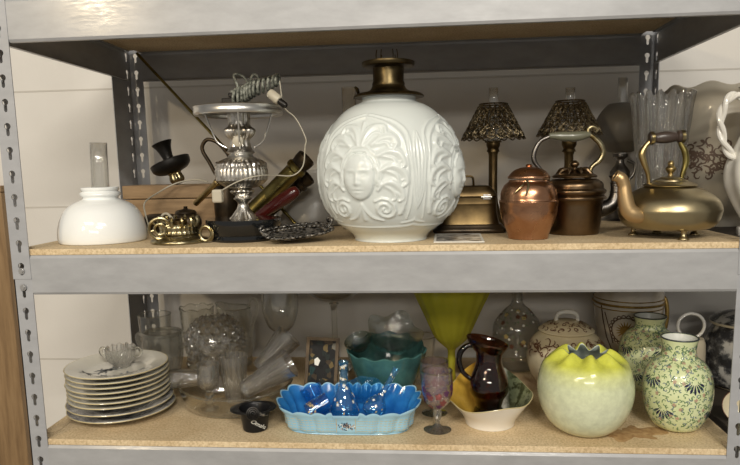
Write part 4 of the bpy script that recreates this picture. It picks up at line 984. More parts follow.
# pair of lamps with pierced shades
def shade_lamp(n, label):
    t = thing('pierced_lamp', label, 'lamp', at(n), 'brass candle lamps with pierced shades')
    pr = clean(P(n)); lathe('candlestick', pr, 'old_brass', t, cap=True, seg=48, sub=2, rmod=lambda th, u, r, z: r*(1-.10*abs(math.sin(5*th)) if .08 < z < .178 else 1))
    zb, zt, zc = P(n, 'shade')[0][2], P(n, 'shade')[1][2], P(n, 'shade')[2][2]
    ztop = pr[-1][1]
    tube('shade_carrier', ring_pts((0, 0, ztop+.002), .020, 'z', 14), .0015, 'old_brass', t, closed=True, sub=2)
    # pierced cone: real openings between bars
    r0, r1 = .081, .0335
    mb = MB(); rng = random.Random(7)
    def cone(th, u): r = r0+(r1-r0)*u; return (r*math.cos(th), r*math.sin(th), zb+(zt-zb)*u)
    for u, w in ((.985, .0022), (.93, .0015), (.12, .0018)):
        mb.add(tube_vf([cone(2*PI*k/40, u) for k in range(40)], w, seg=6, sub=1, closed=True))
    K = 20
    for k in range(K):
        a0 = 2*PI*k/K; da = 2*PI/K
        for sgn in (1, -1):
            mb.add(tube_vf([cone(a0+sgn*da*(2.2*u+.18*math.sin(u*18)), u) for u in (.1, .22, .34, .46, .58, .70, .82, .94)], .0019, seg=5, sub=2))
        mb.add(tube_vf([cone(a0+da*(.0+s), .12-.085*math.sin(PI*s)) for s in (0, .2, .4, .6, .8, 1)], .0018, seg=5, sub=2))
        for u, s in ((.2, .0075), (.36, .0065), (.52, .0055), (.68, .0045), (.82, .0036)):
            c = np.array(cone(a0+da*(.5 if int(u*100) % 3 else 0), u))
            tv = np.array([-math.sin(a0), math.cos(a0), 0]); uv = np.array([(r1-r0)*math.cos(a0), (r1-r0)*math.sin(a0), zt-zb]); uv /= np.linalg.norm(uv)
            mb.add(tube_vf([c+s*(tv*math.cos(q)+uv*math.sin(q)) for q in np.linspace(0, 2*PI, 8)[:-1]], .0016, seg=5, sub=2, closed=True))
            mb.add(ball_vf(c, s*.42, 6, 4))
    mb.build('shade', 'filigree_brass', t)
    mb2 = MB()
    for k in range(3):
        a = 2*PI*k/3+.5; mb2.add(tube_vf([(.019*math.cos(a), .019*math.sin(a), ztop+.002), cone(a, .42)], .0012, seg=5, sub=1))
    mb2.build('shade_spokes', 'old_brass', t)
    g = lathe('chimney', [(.0165, ztop+.001), (.0175, ztop+.03), (.0125, ztop+.06), (.0115, zc)], 'thin_chimney', t, seg=24, sub=3)
    s = g.modifiers.new('wall', 'SOLIDIFY'); s.thickness = .0012; s.offset = 0
    return t
shade_lamp('lampA', 'brass lamp with pierced shade behind the brass chafing box')
shade_lamp('lampB', 'brass lamp with pierced shade behind the dark copper kettle')

# copper jar
cj = thing('copper_jar', 'bright copper bellied jar with domed lid and wire lugs', 'jar', at('coppot'))
lathe('body', clean(P('coppot')), 'copper', cj, seg=72, sub=3, cap=True)
lathe('lid', [(.043, .1245), (.0435, .128), (.041, .131), (.033, .140), (.022, .1455), (.012, .148), (.006, .1485), (.007, .152), (.003, .1545)], 'copper', cj, cap=True, seg=64, sub=2)
sf = surface(P('coppot'), .004)
def on_pot(x, z): 
    r = np.interp(z, [p[1] for p in clean(P('coppot'))], [p[0] for p in clean(P('coppot'))])+.0028
    return (x, -math.sqrt(max(r*r-x*x, 1e-5)), z)
mb = MB()
mb.add(tube_vf([on_pot(-.010, .123), on_pot(-.0085, .112), on_pot(-.012, .100), on_pot(-.015, .092)], [.0024, .0026, .0022, .0012], seg=8))
mb.add(tube_vf([on_pot(-.014, .118), on_pot(-.022, .110), on_pot(-.032, .100), on_pot(-.037, .096)], [.0012, .0018, .0018, .001], seg=8))
mb.build('wire_lug', 'pale_brass', cj)

# dark copper kettle
ck = thing('copper_kettle', 'dark copper kettle with scrolled bail handle and curved spout beside the copper jar', 'kettle', at('copket'))
lathe('body', clean(P('copket')), 'dark_copper', ck, seg=72, sub=2, cap=True)
lathe('lid', [(.047, .1225), (.048, .126), (.040, .131), (.022, .136), (.012, .140)], 'dark_copper', ck, cap=True, sub=2)
mb = MB()
for k in range(9):
    a = 2*PI*k/9; c, s = math.cos(a), math.sin(a)
    mb.add(tube_vf([(.040*c, .040*s, .130), (.030*c, .030*s, .139), (.020*c, .020*s, .140), (.014*c, .014*s, .136)], [.001, .005, .0055, .001], seg=7, flat=.9))
mb.build('lid_leaves', 'dark_copper', ck)
lathe('finial', [(.008, .139), (.005, .144), (.010, .150), (.009, .155), (.003, .160)], 'dark_copper', ck, cap=True, sub=2, seg=24)
hl, hr = [tuple(p) for p in P('copket', 'hl')], [tuple(p) for p in P('copket', 'hr')]
bl = tube('bail_arm', hl, [.0045, .0045, .0055, .0055, .0045, .0045], 'pewter', ck, seg=10); tube('bail_arm', hr, [.0045, .0045, .0055, .0065, .0055, .0045, .004, .003], 'pale_brass', ck, seg=10)
gp = [tuple(p) for p in P('copket', 'grip')]
tube('grip', [gp[0], (gp[0][0]*.4+gp[1][0]*.6, 0, gp[0][2]-.003), gp[1]], [.006, .010, .011, .010, .006], 'horn', ck, seg=16)
tube('spout', [tuple(p) for p in P('copket', 'spout')], [.018, .017, .015, .0135, .0115, .0095, .0105], 'pewter', ck, seg=18)
sp = P('copket', 'spout')
mb = MB()
for i in (3, 4):
    c = np.array(sp[i]); 
    for dz in (-.006, 0, .006): mb.add(tube_vf(ring_pts((c[0]-dz*.1, 0, c[2]+dz), .0118-.0009*(i-3), 'z', 12), .0016, seg=6, sub=2, closed=True))
mb.build('spout_rings', 'pewter', ck)
for x, z in ((-.060, .119), (.0285, .118)):
    bx_ = box('bail_bracket', x-.007, x+.007, -.006, .006, .1165, .128, 'dark_copper', ck, bv=.002)

# oil lamp with smoky globe
sm = thing('globe_oil_lamp', 'pewter oil lamp with smoky grey globe shade at the back, left of fluted vase', 'lamp', at('smoky'))
lathe('stand', [p for p in clean(P('smoky'))], 'pewter', sm, cap=True, seg=48, sub=2)
zz = [p[2] for p in P('smoky', 'ball')]
zc = zz[2]; hh = (zz[4]-zz[1])/2
gprof = [(.024, zz[1]+.001), (.034, zz[1]+.004), (.054, zz[1]+.02), (.066, zc-.024), (.069, zc), (.066, zc+.028), (.052, zc+.054), (.036, zz[4]-.003), (.026, zz[4])]
g = lathe('globe_shade', gprof, 'smoky_glass', sm, seg=56, sub=4); s = g.modifiers.new('wall', 'SOLIDIFY'); s.thickness = .002; s.offset = -1
g = lathe('chimney', [(.015, zz[1]), (.018, zc-.02), (.013, zc+.05), (.012, zz[5])], 'thin_chimney', sm, seg=24, sub=3); s = g.modifiers.new('wall', 'SOLIDIFY'); s.thickness = .0012; s.offset = 0
tube('side_handle', [(.010, -.003, .10), (.032, -.006, .118), (.036, -.006, .146), (.018, -.003, .158)], .0042, 'pewter', sm, seg=10)

# fluted vase
fl = lathe('fluted_vase', clean(P('flute')), 'crystal', None, at('flute'), wall=.0034, seg=168, sub=5, bottom=.012,
           rmod=lambda th, u, r, z: r*(1+(.055 if u < .5 else 0)*math.cos(16*th)*min(1, z/.03)+(.03*math.cos(16*th) if z > .29 else 0)), zmod=lambda th, u, r, z: z+(.006*math.cos(16*th) if z > .285 else 0), angle=60)
tag(fl, 'tall clear ribbed glass vase with scalloped rim behind the brass kettle', 'vase')

# brass kettle
bk = thing('brass_kettle', 'squat brass kettle on little feet with swan spout and wooden grip', 'kettle', at('brket'))
lathe('body', clean(P('brket')), 'kettle_brass', bk, seg=88, sub=4, cap=True)
K = D['brket']; kr, kz = clean(P('brket'))[-1]
lathe('lid', [(.050, kz+.0005), (.052, kz+.003), (.046, kz+.007), (.034, kz+.011), (.033, kz+.0135), (.022, kz+.017), (.020, kz+.0195), (.010, kz+.021)], 'kettle_brass', bk, cap=True, sub=2, seg=64)
lathe('finial', [(.007, kz+.020), (.0045, kz+.026), (.0095, kz+.034), (.010, kz+.038), (.0055, kz+.043), (.0065, kz+.047), (.003, kz+.053)], 'brass', bk, cap=True, sub=3, seg=28)
sp = [tuple(p) for p in P('brket', 'spout')]
sp[0] = (sp[0][0]+.012, sp[0][1]+.012, sp[0][2]-.0)
V, F = tube_vf(sp[:-1]+[(sp[-1][0], sp[-1][1], sp[-1][2])], [.0175, .0165, .0165, .0145, .0125, .0125, .0105], seg=24)
obj('spout', V, F, 'spout_brass', bk)
lathe('spout_collar', [(.017, 0), (.0205, .002), (.0205, .005), (.016, .008)], 'spout_brass', bk, (sp[0][0], sp[0][1], sp[0][2]), cap=True, sub=1, seg=32).rotation_euler = along((0, 0, 0), (-.8, -.55, .05))
d = Vector(sp[-1])-Vector(sp[-2])
tp = tube('spout_lip', ring_pts((0, 0, 0), .0098, 'z', 12, ry=.0098), .0022, 'spout_brass', bk, loc=sp[-1], closed=True, sub=2, seg=8); tp.rotation_euler = along((0, 0, 0), d)
ho = lathe('spout_mouth', [(0, .0), (.0088, .0)], 'black_metal', bk, tuple(Vector(sp[-1])+d.normalized()*.0007), sub=1, seg=20); ho.rotation_euler = along((0, 0, 0), d)
for key, x in (('hl', 0), ('hr', 0)):
    q = [tuple(p) for p in P('brket', key)]
    q[0] = (q[0][0], 0, min(q[0][2], kz-.004))
    tube('handle_arm', q, [.003, .0042, .0062, .0068, .0050, .0045], 'brass' if key == 'hl' else 'olive_brass', bk, seg=10)
g0, g1 = [Vector(p) for p in P('brket', 'grip')]
gt = lathe('grip', [(.006, 0), (.0115, .001), (.0125, .010), (.009, .013), (.0105, .018), (.0125, .035), (.0105, .053), (.009, .058), (.0125, .061), (.0115, .0705), (.006, .0715)], 'turned_wood', bk, tuple(g0), cap=True, sub=2, seg=32)
gt.rotation_euler = along(g0, g1); gt.scale = (1, 1, (g1-g0).length/.0715)
for zz_ in (.006, .0655):
    r_ = lathe('grip_band', [(.0118, zz_-.004), (.0134, zz_-.003), (.0134, zz_+.003), (.0118, zz_+.004)], 'pale_brass', bk, tuple(g0), sub=1, seg=32, close=True); r_.rotation_euler = along(g0, g1)
for dx, dy in ((.006, -.066), (.062, .02), (-.060, .030), (0, .064)):
    lathe('foot', [(.0105, -.018), (.0105, -.0155), (.006, -.011), (.005, -.004), (.009, .006), (.009, .012)], 'kettle_brass', bk, (dx, dy, 0), cap=True, sub=2, seg=20)

# pitcher at the right edge
wp = thing('white_pitcher', 'white porcelain pitcher with twisted rope handle, cut by the right edge', 'pitcher', at('pitcher'))
lathe('body', clean(P('pitcher')), 'porcelain', wp, wall=.004, seg=96, sub=4, rmod=lambda th, u, r, z: r*(1+.03*math.cos(10*th+z*14)))
h = [tuple(p) for p in P('pitcher', 'handle')]
h = cr(h, 5); mb = MB()
for ph in (0, PI):
    q = []
    for i, p in enumerate(h):
        t_ = h[min(i+1, len(h)-1)]-h[max(i-1, 0)]; t_ /= np.linalg.norm(t_); n_ = np.cross(t_, [0, 1, 0]); a = ph+i*.42
        q.append(p+.0045*(n_*math.cos(a)+np.array([0, 1, 0])*math.sin(a)))
    mb.add(tube_vf(q, .0058, seg=9, sub=2))
mb.build('rope_handle', 'porcelain', wp)
# jardiniere
jd = thing('jardiniere', 'large cream jardiniere with brown scroll border behind the brass kettle', 'jardiniere', at('jard'))
jp = clean(P('jard'))
lathe('body', jp, 'jard_cream', jd, wall=.005, seg=96, sub=4, zmod=lambda th, u, r, z: z+(.006*math.cos(9*th)*max(0, (z-.30)/.05)))
js = surface(jp, .0007, 4); b0, b1 = js.zt(P('jard', 'band')[0][2]), js.zt(P('jard', 'band')[1][2])
scatter('scroll_border_pattern', js, (b0, b1-.012), (-PI, 0), 190, .020, .0021, 'jard_print', jd, 'curl', 3)
scatter('leaf_border_pattern', js, (b0, b1), (-PI, 0), 90, .012, .0022, 'jard_print', jd, 'leaf', 4)

# ------------------------------------------------------------------ lower shelf
# plates
def plate(loc, R, label, mat='plate_china', i=0, h=.017, oval=1.0):
    t = thing('dinner_plate' if R < .1175 else 'serving_platter', label, 'plate' if R < .1175 else 'platter', loc, 'stacked plates' if R < .1175 else 'platters under the plates')
    k = R/.124
    o = lathe('dish', [(0, .0035), (.060*k, .0035), (.062*k, .0), (.067*k, .0), (.070*k, .004), (.086*k, .0095), (.1225*k, h-.001), (.124*k, h+.001), (.1225*k, h+.0025), (.087*k, .0138), (.074*k, .0078), (.064*k, .0066), (0, .0066)], mat, t, seg=80, sub=1, angle=50)
    e = tube('rim_line', ring_pts((0, 0, h+.0012), R+.0002, 'z', 64), .0012, 'plate_edge', t, seg=6, sub=1, closed=True)
    return t
px, py, _ = D['plates']['loc']; px += .006; py -= .012
plate((px+.004, py+.002, ZL+LIFT), .1225, 'white platter with grey print at the very bottom of the plate stack', 'platter_print', h=.019)
plate((px+.002, py+.001, ZL+.0150), .1210, 'white platter with grey print, second from the bottom of the stack', 'platter_print', h=.020)
NPL = 7
names = ['seventh', 'sixth', 'fifth', 'fourth', 'third', 'second']
z = ZL+.0325
rng = random.Random(5)
for i in range(NPL):
    lab = 'cream china plate with gold edge, %s from the top of the stack' % names[i] if i < NPL-1 else 'cream china plate with grey floral sprig, top of the plate stack'
    top = plate((px+rng.uniform(-.0015, .0015), py+rng.uniform(-.0015, .0015), z), .1155, lab); z += .0118
class PlateTop:
    length = .12
    def __call__(s, th, t): return np.array([t*math.cos(th), t*math.sin(th), np.interp(t, [0, .060, .069, .081, .112], [.0066, .0066, .0078, .0138, .0188])+.0006]), max(t, .01)
mb = MB(); rng = random.Random(2); ps = PlateTop()
def flat_stroke(cx, cy, uv, w):
    V, F = [], []
    n = len(uv)
    for i, (u, v) in enumerate(uv):
        a, b = uv[max(i-1, 0)], uv[min(i+1, n-1)]; du, dv = b[0]-a[0], b[1]-a[1]; L = math.hypot(du, dv)+1e-9
        for sg in (1, -1):
            x, y = cx+u-sg*dv/L*w[i], cy+v+sg*du/L*w[i]; r = math.hypot(x, y); V.append((x, y, ps(0, r)[0][2]))
        if i: F.append((2*i-2, 2*i-1, 2*i+1, 2*i))
    return V, F
for k in range(3):
    x0, y0, a0 = ((-.055, -.050, .2), (.0, -.062, .1), (-.03, -.02, .5))[k]
    uv = [(.016*i*math.cos(a0+.12*i), .016*i*math.sin(a0+.12*i)) for i in range(7)]
    mb.add(flat_stroke(x0, y0, uv, [.0006, .0012, .0012, .0012, .001, .0008, .0004]))
    for i in range(22):
        j = rng.randrange(6); a = rng.uniform(0, 2*PI); L = rng.uniform(.010, .020)
        mb.add(flat_stroke(x0+uv[j][0], y0+uv[j][1], [(L*q/4*math.cos(a), L*q/4*math.sin(a)) for q in range(5)], [.0004, .0019, .0026, .0018, .0003]))
mb.build('sprig_pattern', 'grey_enamel', top)
ZP = z-.0118+.0066
# pressed glass nappy on the plates
nz = ZP+.0008
npz = P('nappy', 'pts')[1][2]+ZL-nz
nap = thing('pressed_glass_dish', 'small pressed glass dish with two handles sitting on the plate stack', 'dish', (D['nappy']['loc'][0]+.003, D['nappy']['loc'][1]-.010, nz))
lathe('bowl', [(.020, 0), (.022, .002), (.021, .006), (.030, .016), (.0335, .030), (.0345, max(.046, npz-.006))], 'crystal', nap, wall=.003, seg=144, sub=3, bottom=.004,
      rmod=lambda th, u, r, z: r*(1+.05*math.cos(20*th)*(1 if .008 < z and u < .5 else 0)), zmod=lambda th, u, r, z: z+(.0025*math.cos(12*th) if z > .03 else 0))
for s_ in (1, -1):
    tube('handle', [(s_*.033, 0, .040), (s_*.045, 0, .044), (s_*.050, 0, .036), (s_*.046, 0, .027), (s_*.032, 0, .022)], [.003, .0042, .0045, .004, .003], 'solid_glass', nap, seg=10)

# glass at the back
glassware('glass_tumbler', 'tumblerB', 'plain clear glass tumbler at the back behind the plate stack', 'tumbler', 'grey_glass', bottom=.008)
sg = thing('sugar_glass', 'frosted pressed glass sugar bowl with thick rim right behind the plates', 'sugar bowl', (D['sugarglass']['loc'][0]-.026, .372, ZL+LIFT))
spz = [(a*1.08, b*1.0) for a, b in clean(P('sugarglass'))]
lathe('body', spz, 'frosted_clear', sg, wall=.006, seg=96, sub=3, rmod=lambda th, u, r, z: r*(1+.02*math.cos(16*th)))
zt = spz[-1][1]
tube('thick_rim', ring_pts((0, 0, zt), spz[-1][0], 'z', 20), .0052, 'frosted_clear', sg, closed=True, sub=3)
for s_ in (1, -1):
    tube('handle', [(s_*.048, 0, zt-.012), (s_*.064, 0, zt-.004), (s_*.068, 0, zt-.018), (s_*.060, 0, zt-.036), (s_*.046, 0, zt-.042)], .0062, 'frosted_clear', sg)
glassware('scalloped_goblet', 'goblB', 'clear goblet with dark scalloped rim at the back, behind the cut glass ball', 'goblet', 'grey_glass', base_split=.075, seg=72,
          zmod=lambda th, u, r, z: z+(.006*abs(math.cos(4*th)) if z > .15 else 0))
gp_ = thing('glass_pitcher', 'clear glass pitcher with curled handle at the back, right of the scalloped goblet', 'pitcher', at('pitchB'))
lathe('body', clean(P('pitchB')), 'grey_glass', gp_, wall=.003, bottom=.008, seg=64, zmod=lambda th, u, r, z: z+(.016*max(0, -math.cos(th))**3 if z > .14 else 0), rmod=lambda th, u, r, z: r*(1+(.22*max(0, -math.cos(th))**5 if z > .13 else 0)))
tube('handle', [tuple(p) for p in P('pitchB', 'handle')], .0048, 'solid_glass', gp_)
q_ = clean(P('pitchB'))[-1]; tube('rim', [((q_[0]*(1+.22*max(0, -math.cos(a))**5)-.001)*math.cos(a), (q_[0]*(1+.22*max(0, -math.cos(a))**5)-.001)*math.sin(a), q_[1]+.0006+.016*max(0, -math.cos(a))**3) for a in [2*PI*k/48 for k in range(48)]], .0022, 'solid_glass', gp_, seg=8, sub=1, closed=True)
# hobnail ball
hb = thing('hobnail_rose_bowl', 'round clear glass rose bowl covered in cut hobnails, on a short foot', 'rose bowl', (D['ball']['loc'][0], .335, ZL+LIFT))
lathe('foot', [(.034, 0), (.036, .004), (.016, .016), (.012, .030), (.016, .046), (.024, .053)], 'cut_glass', hb, cap=True, sub=2, rmod=lambda th, u, r, z: r*(1+.03*math.cos(12*th)))
c0 = .1285; Rb = .0735
NRr, NTt = 84, 168; VV = []; FF = []
for i in range(NRr+1):
    ph = -PI/2*.86+(PI/2*.86+PI/2*.70)*i/NRr
    row = 10*ph
    for k in range(NTt):
        th = 2*PI*k/NTt; b_ = max(0, math.cos(14*th))*max(0, math.cos(14*ph))+max(0, -math.cos(14*th))*max(0, -math.cos(14*ph))
        r = Rb*(1+.11*b_*math.cos(ph)**.5); VV.append((r*math.cos(ph)*math.cos(th), r*math.cos(ph)*math.sin(th), c0+r*math.sin(ph)))
FF = [(i*NTt+k, i*NTt+(k+1) % NTt, (i+1)*NTt+(k+1) % NTt, (i+1)*NTt+k) for i in range(NRr) for k in range(NTt)]
o = obj('bowl', VV, FF, 'crystal', hb, angle=9); s = o.modifiers.new('wall', 'SOLIDIFY'); s.thickness = .004; s.offset = -1

# oval bowl and what lies in it
ovx, ovy = .366, .192
ob_ = thing('oval_glass_bowl', 'long oval clear glass bowl at the front holding several small glasses', 'bowl', (ovx, ovy, ZL+LIFT))
def oval(th, u, r, z): return r*sq(th, 1.0, .66, 2.2)
lathe('bowl', [(.096, 0), (.105, .004), (.121, .018), (.131, .036), (.137, .053)], 'yellowish_glass', ob_, wall=.0034, seg=96, sub=4, bottom=.006, rmod=oval, zmod=lambda th, u, r, z: z+(.016*math.cos(th)**4*(z/.053)**2 if z > .0 else 0))
ovr = []
for k in range(72):
    a = 2*PI*k/72; r_ = .1365*sq(a, 1.0, .66, 2.2); ovr.append((r_*math.cos(a), r_*math.sin(a), .0535+.016*math.cos(a)**4))
tube('rim', ovr, .0022, 'solid_glass', ob_, seg=8, sub=1, closed=True)
zi = ZL+.0076
gf = [(a, b) for a, b in clean(P('gobF'))]
gl = thing('small_goblet', 'small clear goblet with knopped stem standing in the oval glass bowl', 'goblet', (.306, .174, zi))
lathe('foot', [(0, 0), (.0215, 0), (.021, .003), (.010, .006), (.0065, .011), (.0105, .016), (.011, .021), (.0065, .026), (.0105, .031), (.0105, .036), (.006, .041), (.007, .046), (0, .047)], 'solid_glass', gl, sub=1)
lathe('bowl', [(.006, .0465), (.017, .0515), (.0245, .063), (.0262, .082), (.0262, .112)], 'crystal', gl, wall=.0024, seg=96, rmod=lambda th, u, r, z: r*(1+(.035*math.cos(12*th) if z < .09 and u < .5 else 0)))
ru = thing('ribbed_tumbler', 'ribbed clear tumbler standing behind the small goblet in the oval bowl', 'tumbler', (.354, .222, zi))
lathe('body', [(.019, 0), (.021, .003), (.029, .06), (.0345, .118)], 'crystal', ru, wall=.0032, bottom=.008, seg=144, rmod=lambda th, u, r, z: r*(1+(.045*math.cos(16*th) if u < .5 else 0)))
def lying(name, a, b, r0, r1, label, mat='crystal', ribs=14, diamond=True, group=None):
    a, b = Vector(a), Vector(b); L = (b-a).length
    t = thing(name, label, 'tumbler', a, group, along(a, b))
    lathe('body', [(r0*.9, 0), (r0, .003), (r0*1.02, L*.3), (r0+(r1-r0)*.6, L*.7), (r1, L)], mat, t, wall=.0032, bottom=.006, seg=ribs*10, sub=3,
          rmod=lambda th, u, r, z: r*(1+(.06 if u < .5 else 0)*math.cos(ribs*th)*(1 if L*.32 < z < L*.9 else (.8*math.cos(z*520) if diamond and .004 < z <= L*.32 else 0))))
    return t
lying('fallen_tumbler', (.276, .229, ZL+.066), (.192, .217, ZL+.066), .020, .0245, 'clear tumbler lying sideways across the left rim of the oval bowl')
lying('fan_tumbler', (.392, .176, ZL+.053), (.500, .188, ZL+.118), .0225, .038, 'clear ribbed tumbler with diamond base leaning out of the bowl toward the black hat')
lying('fan_tumbler', (.400, .292, ZL+.07), (.476, .316, ZL+.150), .0225, .0365, 'clear ribbed tumbler leaning upward behind the lower leaning one')
# stemmed glass at the back
glassware('wine_glass', 'wine', 'large clear wine glass at the back, its top hidden by the middle beam', 'wine glass', 'grey_glass', wall=.0016, base_split=.1215)
glassware('tall_compote', 'comp', 'tall stemmed clear glass compote at the back behind the mosaic frame', 'compote', 'grey_glass', wall=.003, base_split=.195)
# black hat toothpick holder
ht = thing('glass_hat', 'small black glass hat holder with pale script and a ribbon rose, at the front', 'toothpick holder', (.4430, .0740, ZL+LIFT)); ht.scale = (.9, .88, .92)
hat = [(.028, 0), (.0305, .003), (.0315, .012), (.0345, .030), (.038, .044), (.041, .053)]
lathe('crown', hat, 'black_glass', ht, wall=.0035, bottom=.006, seg=64)
V, F = [], []
n = 72
for i in range(5):
    u = i/4
    for k in range(n):
        th = 2*PI*k/n; c = math.cos(th); ext = .004+(.014*max(0, -c)**2.0+.007*max(0, c)**2)*u+.002*u
        r = .0405+ext*1.0*(u)
        V.append((r*c, r*math.sin(th)*.96, .0515+.004*u*max(0, c)-.001*u*max(0, -c)+.002*u*(1-abs(c))))
F = [(i*n+k, i*n+(k+1) % n, (i+1)*n+(k+1) % n, (i+1)*n+k) for i in range(4) for k in range(n)]
o = obj('brim', V, F, 'black_glass', ht); s = o.modifiers.new('wall', 'SOLIDIFY'); s.thickness = .003; s.offset = 0
rs = thing('x', '', '') if False else None
mb = MB()
for R_, dy in ((.0145, 0), (.0105, -.001), (.006, -.002)):
    mb.add(tube_vf([(x, y+dy-.006*abs(x)/.015, z) for x, y, z in ring_pts((0, 0, 0), R_, 'y', 14)], .0021, seg=7, sub=2, closed=True))
ro = mb.build('ribbon_rose', 'black_metal', ht, (.008, -.0445, .055)); ro.rotation_euler = (math.radians(-12), 0, math.radians(8))
tube('ribbon', [(.019, -.042, .058), (.028, -.036, .050), (.038, -.026, .047)], [.0025, .0035, .003], 'black_relief', ht, seg=8); tube('ribbon', [(.017, -.0425, .046), (.026, -.036, .047), (.040, -.026, .046)], [.002, .003, .002], 'black_relief', ht, seg=8)
fc = bpy.data.curves.new('pale_script', 'FONT'); fc.body = 'Omaha'; fc.size = .0150; fc.shear = .35; fc.extrude = .0002
tmp = bpy.data.objects.new('tmp', fc); C.objects.link(tmp); bpy.context.view_layer.update()
me = bpy.data.meshes.new_from_object(tmp.evaluated_get(bpy.context.evaluated_depsgraph_get())); bpy.data.objects.remove(tmp)
ca_, sa_ = math.cos(math.radians(-34)), math.sin(math.radians(-34))
for v in me.vertices:
    u, w, d_ = v.co.x-.004, v.co.y, v.co.z
    u, w = u*ca_-w*sa_, u*sa_+w*ca_
    zz_ = .0275+w; r = np.interp(zz_, [p[1] for p in hat], [p[0] for p in hat])+.0005+d_
    th = -PI/2+u/r; v.co = (r*math.cos(th), r*math.sin(th), zz_)
me.materials.append(MATS['white_enamel']); so = bpy.data.objects.new('pale_script', me); C.objects.link(so); so.parent = ht
# mosaic frame
q = [Vector(p) for p in P('mosaic', 'pts')]; M0 = Vector(at('mosaic'))
q[3].z = .004+.0; q[2].z = .004
drop = q[3].z
ux = (q[1]-q[0]+q[2]-q[3]).normalized(); mf = thing('mosaic_frame', 'small dark framed panel of mosaic chips leaning behind the blue dish', 'frame', tuple(M0+(q[2]+q[3])/2))
uy = ((q[0]+q[1])/2-(q[2]+q[3])/2); Hh = uy.length; uy.normalize(); ux = (ux-uy*ux.dot(uy)).normalized(); un = ux.cross(uy)
mf.rotation_euler = Matrix((ux, uy, un)).transposed().to_euler()
wd = .0405
mb = MB()
for x0, x1, y0, y1 in ((-wd, -wd+.008, 0, Hh), (wd-.008, wd, 0, Hh), (-wd+.008, wd-.008, 0, .008), (-wd+.008, wd-.008, Hh-.008, Hh)): mb.add(box_vf(x0, x1, y0, y1, -.006, .006))
mb.build('frame', 'dark_bronze', mf, smooth=False)
box('panel', -wd+.008, wd-.008, .008, Hh-.008, -.004, .001, 'mosaic', mf, bv=0)
mb = MB(); rng = random.Random(11)
for i in range(26):
    x, y = rng.uniform(-wd+.012, wd-.012), rng.uniform(.014, Hh-.014); s = rng.uniform(.002, .004)
    mb.add(([(x+s*math.cos(a)*rng.uniform(.7, 1.3), y+s*math.sin(a)*1.3, zq) for zq in (.0005, .0028) for a in (0, 1.3, 2.5, 3.9, 5.1)], [(0, 1, 2, 3, 4), (5, 6, 7, 8, 9)]+[(k, (k+1) % 5, 5+(k+1) % 5, 5+k) for k in range(5)]))
mb.build('chips', 'mosaic', mf, smooth=False)
x, y, s = -.012, Hh*.62, .010
obj('pearl_chip', [(x+s*math.cos(a)*.8, y+s*math.sin(a)*1.1, zq) for zq in (.0005, .0035) for a in (0.3, 1.5, 2.6, 3.9, 5.1)], [(0, 1, 2, 3, 4), (5, 6, 7, 8, 9)]+[(k, (k+1) % 5, 5+(k+1) % 5, 5+k) for k in range(5)], 'white_enamel', mf, smooth=False)

# teal bowl with glass dishes in it
tb = thing('teal_bowl', 'teal glazed bowl with pointed rim, behind the blue dish', 'bowl', (.7260, .288, ZL+LIFT))
tz = P('teal')[0][2] if False else P('teal', 'pts')[0][2]
lathe('body', [(.045, 0), (.05, .004), (.072, .04), (.090, .085), (.099, tz+.004)], 'teal_glaze', tb, wall=.005, seg=120, sub=4, zmod=lambda th, u, r, z: z+(max(0, z-.06)/.06*(.003*math.cos(12*th)+.018*max(0, math.sin(th)))), rmod=lambda th, u, r, z: r*(1+.02*math.cos(12*th)*max(0, (z-.04)/.08)))
fb = thing('fan_edge_dish', 'clear glass dish with ruffled edge tipped up inside the teal bowl', 'dish', (.744, .284, ZL+.156), rot=(math.radians(-62), math.radians(10), 0)); fb.scale = (1.22,)*3
lathe('dish', [(.014, -.022), (.020, -.021), (.034, -.014), (.050, .002), (.056, .010)], 'grey_cut_glass', fb, wall=.0034, seg=120, sub=3, rmod=lambda th, u, r, z: r*(1+(.09*math.cos(5*th+.6) if z > -.01 else 0)), zmod=lambda th, u, r, z: z+(.006*math.cos(5*th+.6) if z > -.008 else 0))
gd = thing('green_glass_dish', 'grey green glass dish leaning in the left side of the teal bowl', 'dish', (.662, .258, ZL+.143), rot=(math.radians(-48), math.radians(-30), 0)); gd.scale = (.9,)*3
lathe('dish', [(.014, -.014), (.020, -.013), (.032, .0), (.040, .014)], 'darkgreen_glass', gd, wall=.003, seg=64, sub=3)

# blue dish
bd = thing('blue_dish', 'light blue opal glass basket dish with ribbed scalloped sides, at the front', 'dish', (.6510, .1120, ZL+LIFT))
BA, BB = .158, .078
def basket(th, u, r, z, rib=True):
    x = abs(math.cos(th)*BA)
    k = r*sq(th, BA, BB, 3.6)
    if rib and z > .004 and not (math.sin(th) < 0 and abs(k*math.cos(th)) < .042): k *= 1+.05*abs(math.sin(12*th))-.025
    return k
def bz(th, u, r, z):
    k = max(0, (z-.02)/.03); c = abs(math.cos(th))
    return z+k*(.026*max(0, math.sin(th)*.6+c**3*.5)+(.007*abs(math.sin(12*th)) if not (math.sin(th) < 0 and c < .35) else 0))
lathe('wall', [(0, 0), (.78, 0), (.84, .002), (.89, .010), (.90, .022), (.93, .034), (.985, .042), (1.0, .0455)], 'blue_opal', bd, seg=240, sub=3, rmod=basket, zmod=bz)
lathe('lining', [(.985, .0465), (.955, .042), (.905, .034), (.87, .024), (.84, .012), (.76, .0065), (0, .006)], 'blue_inside', bd, seg=240, sub=3, rmod=lambda th, u, r, z: basket(th, u, r, z, True)*1.0 if r > 1e-4 else 0, zmod=bz)
lathe('rim', [(1.0, .0455), (1.002, .0478), (.985, .0465)], 'blue_opal', bd, seg=240, sub=1, rmod=basket, zmod=bz)
mb = MB()
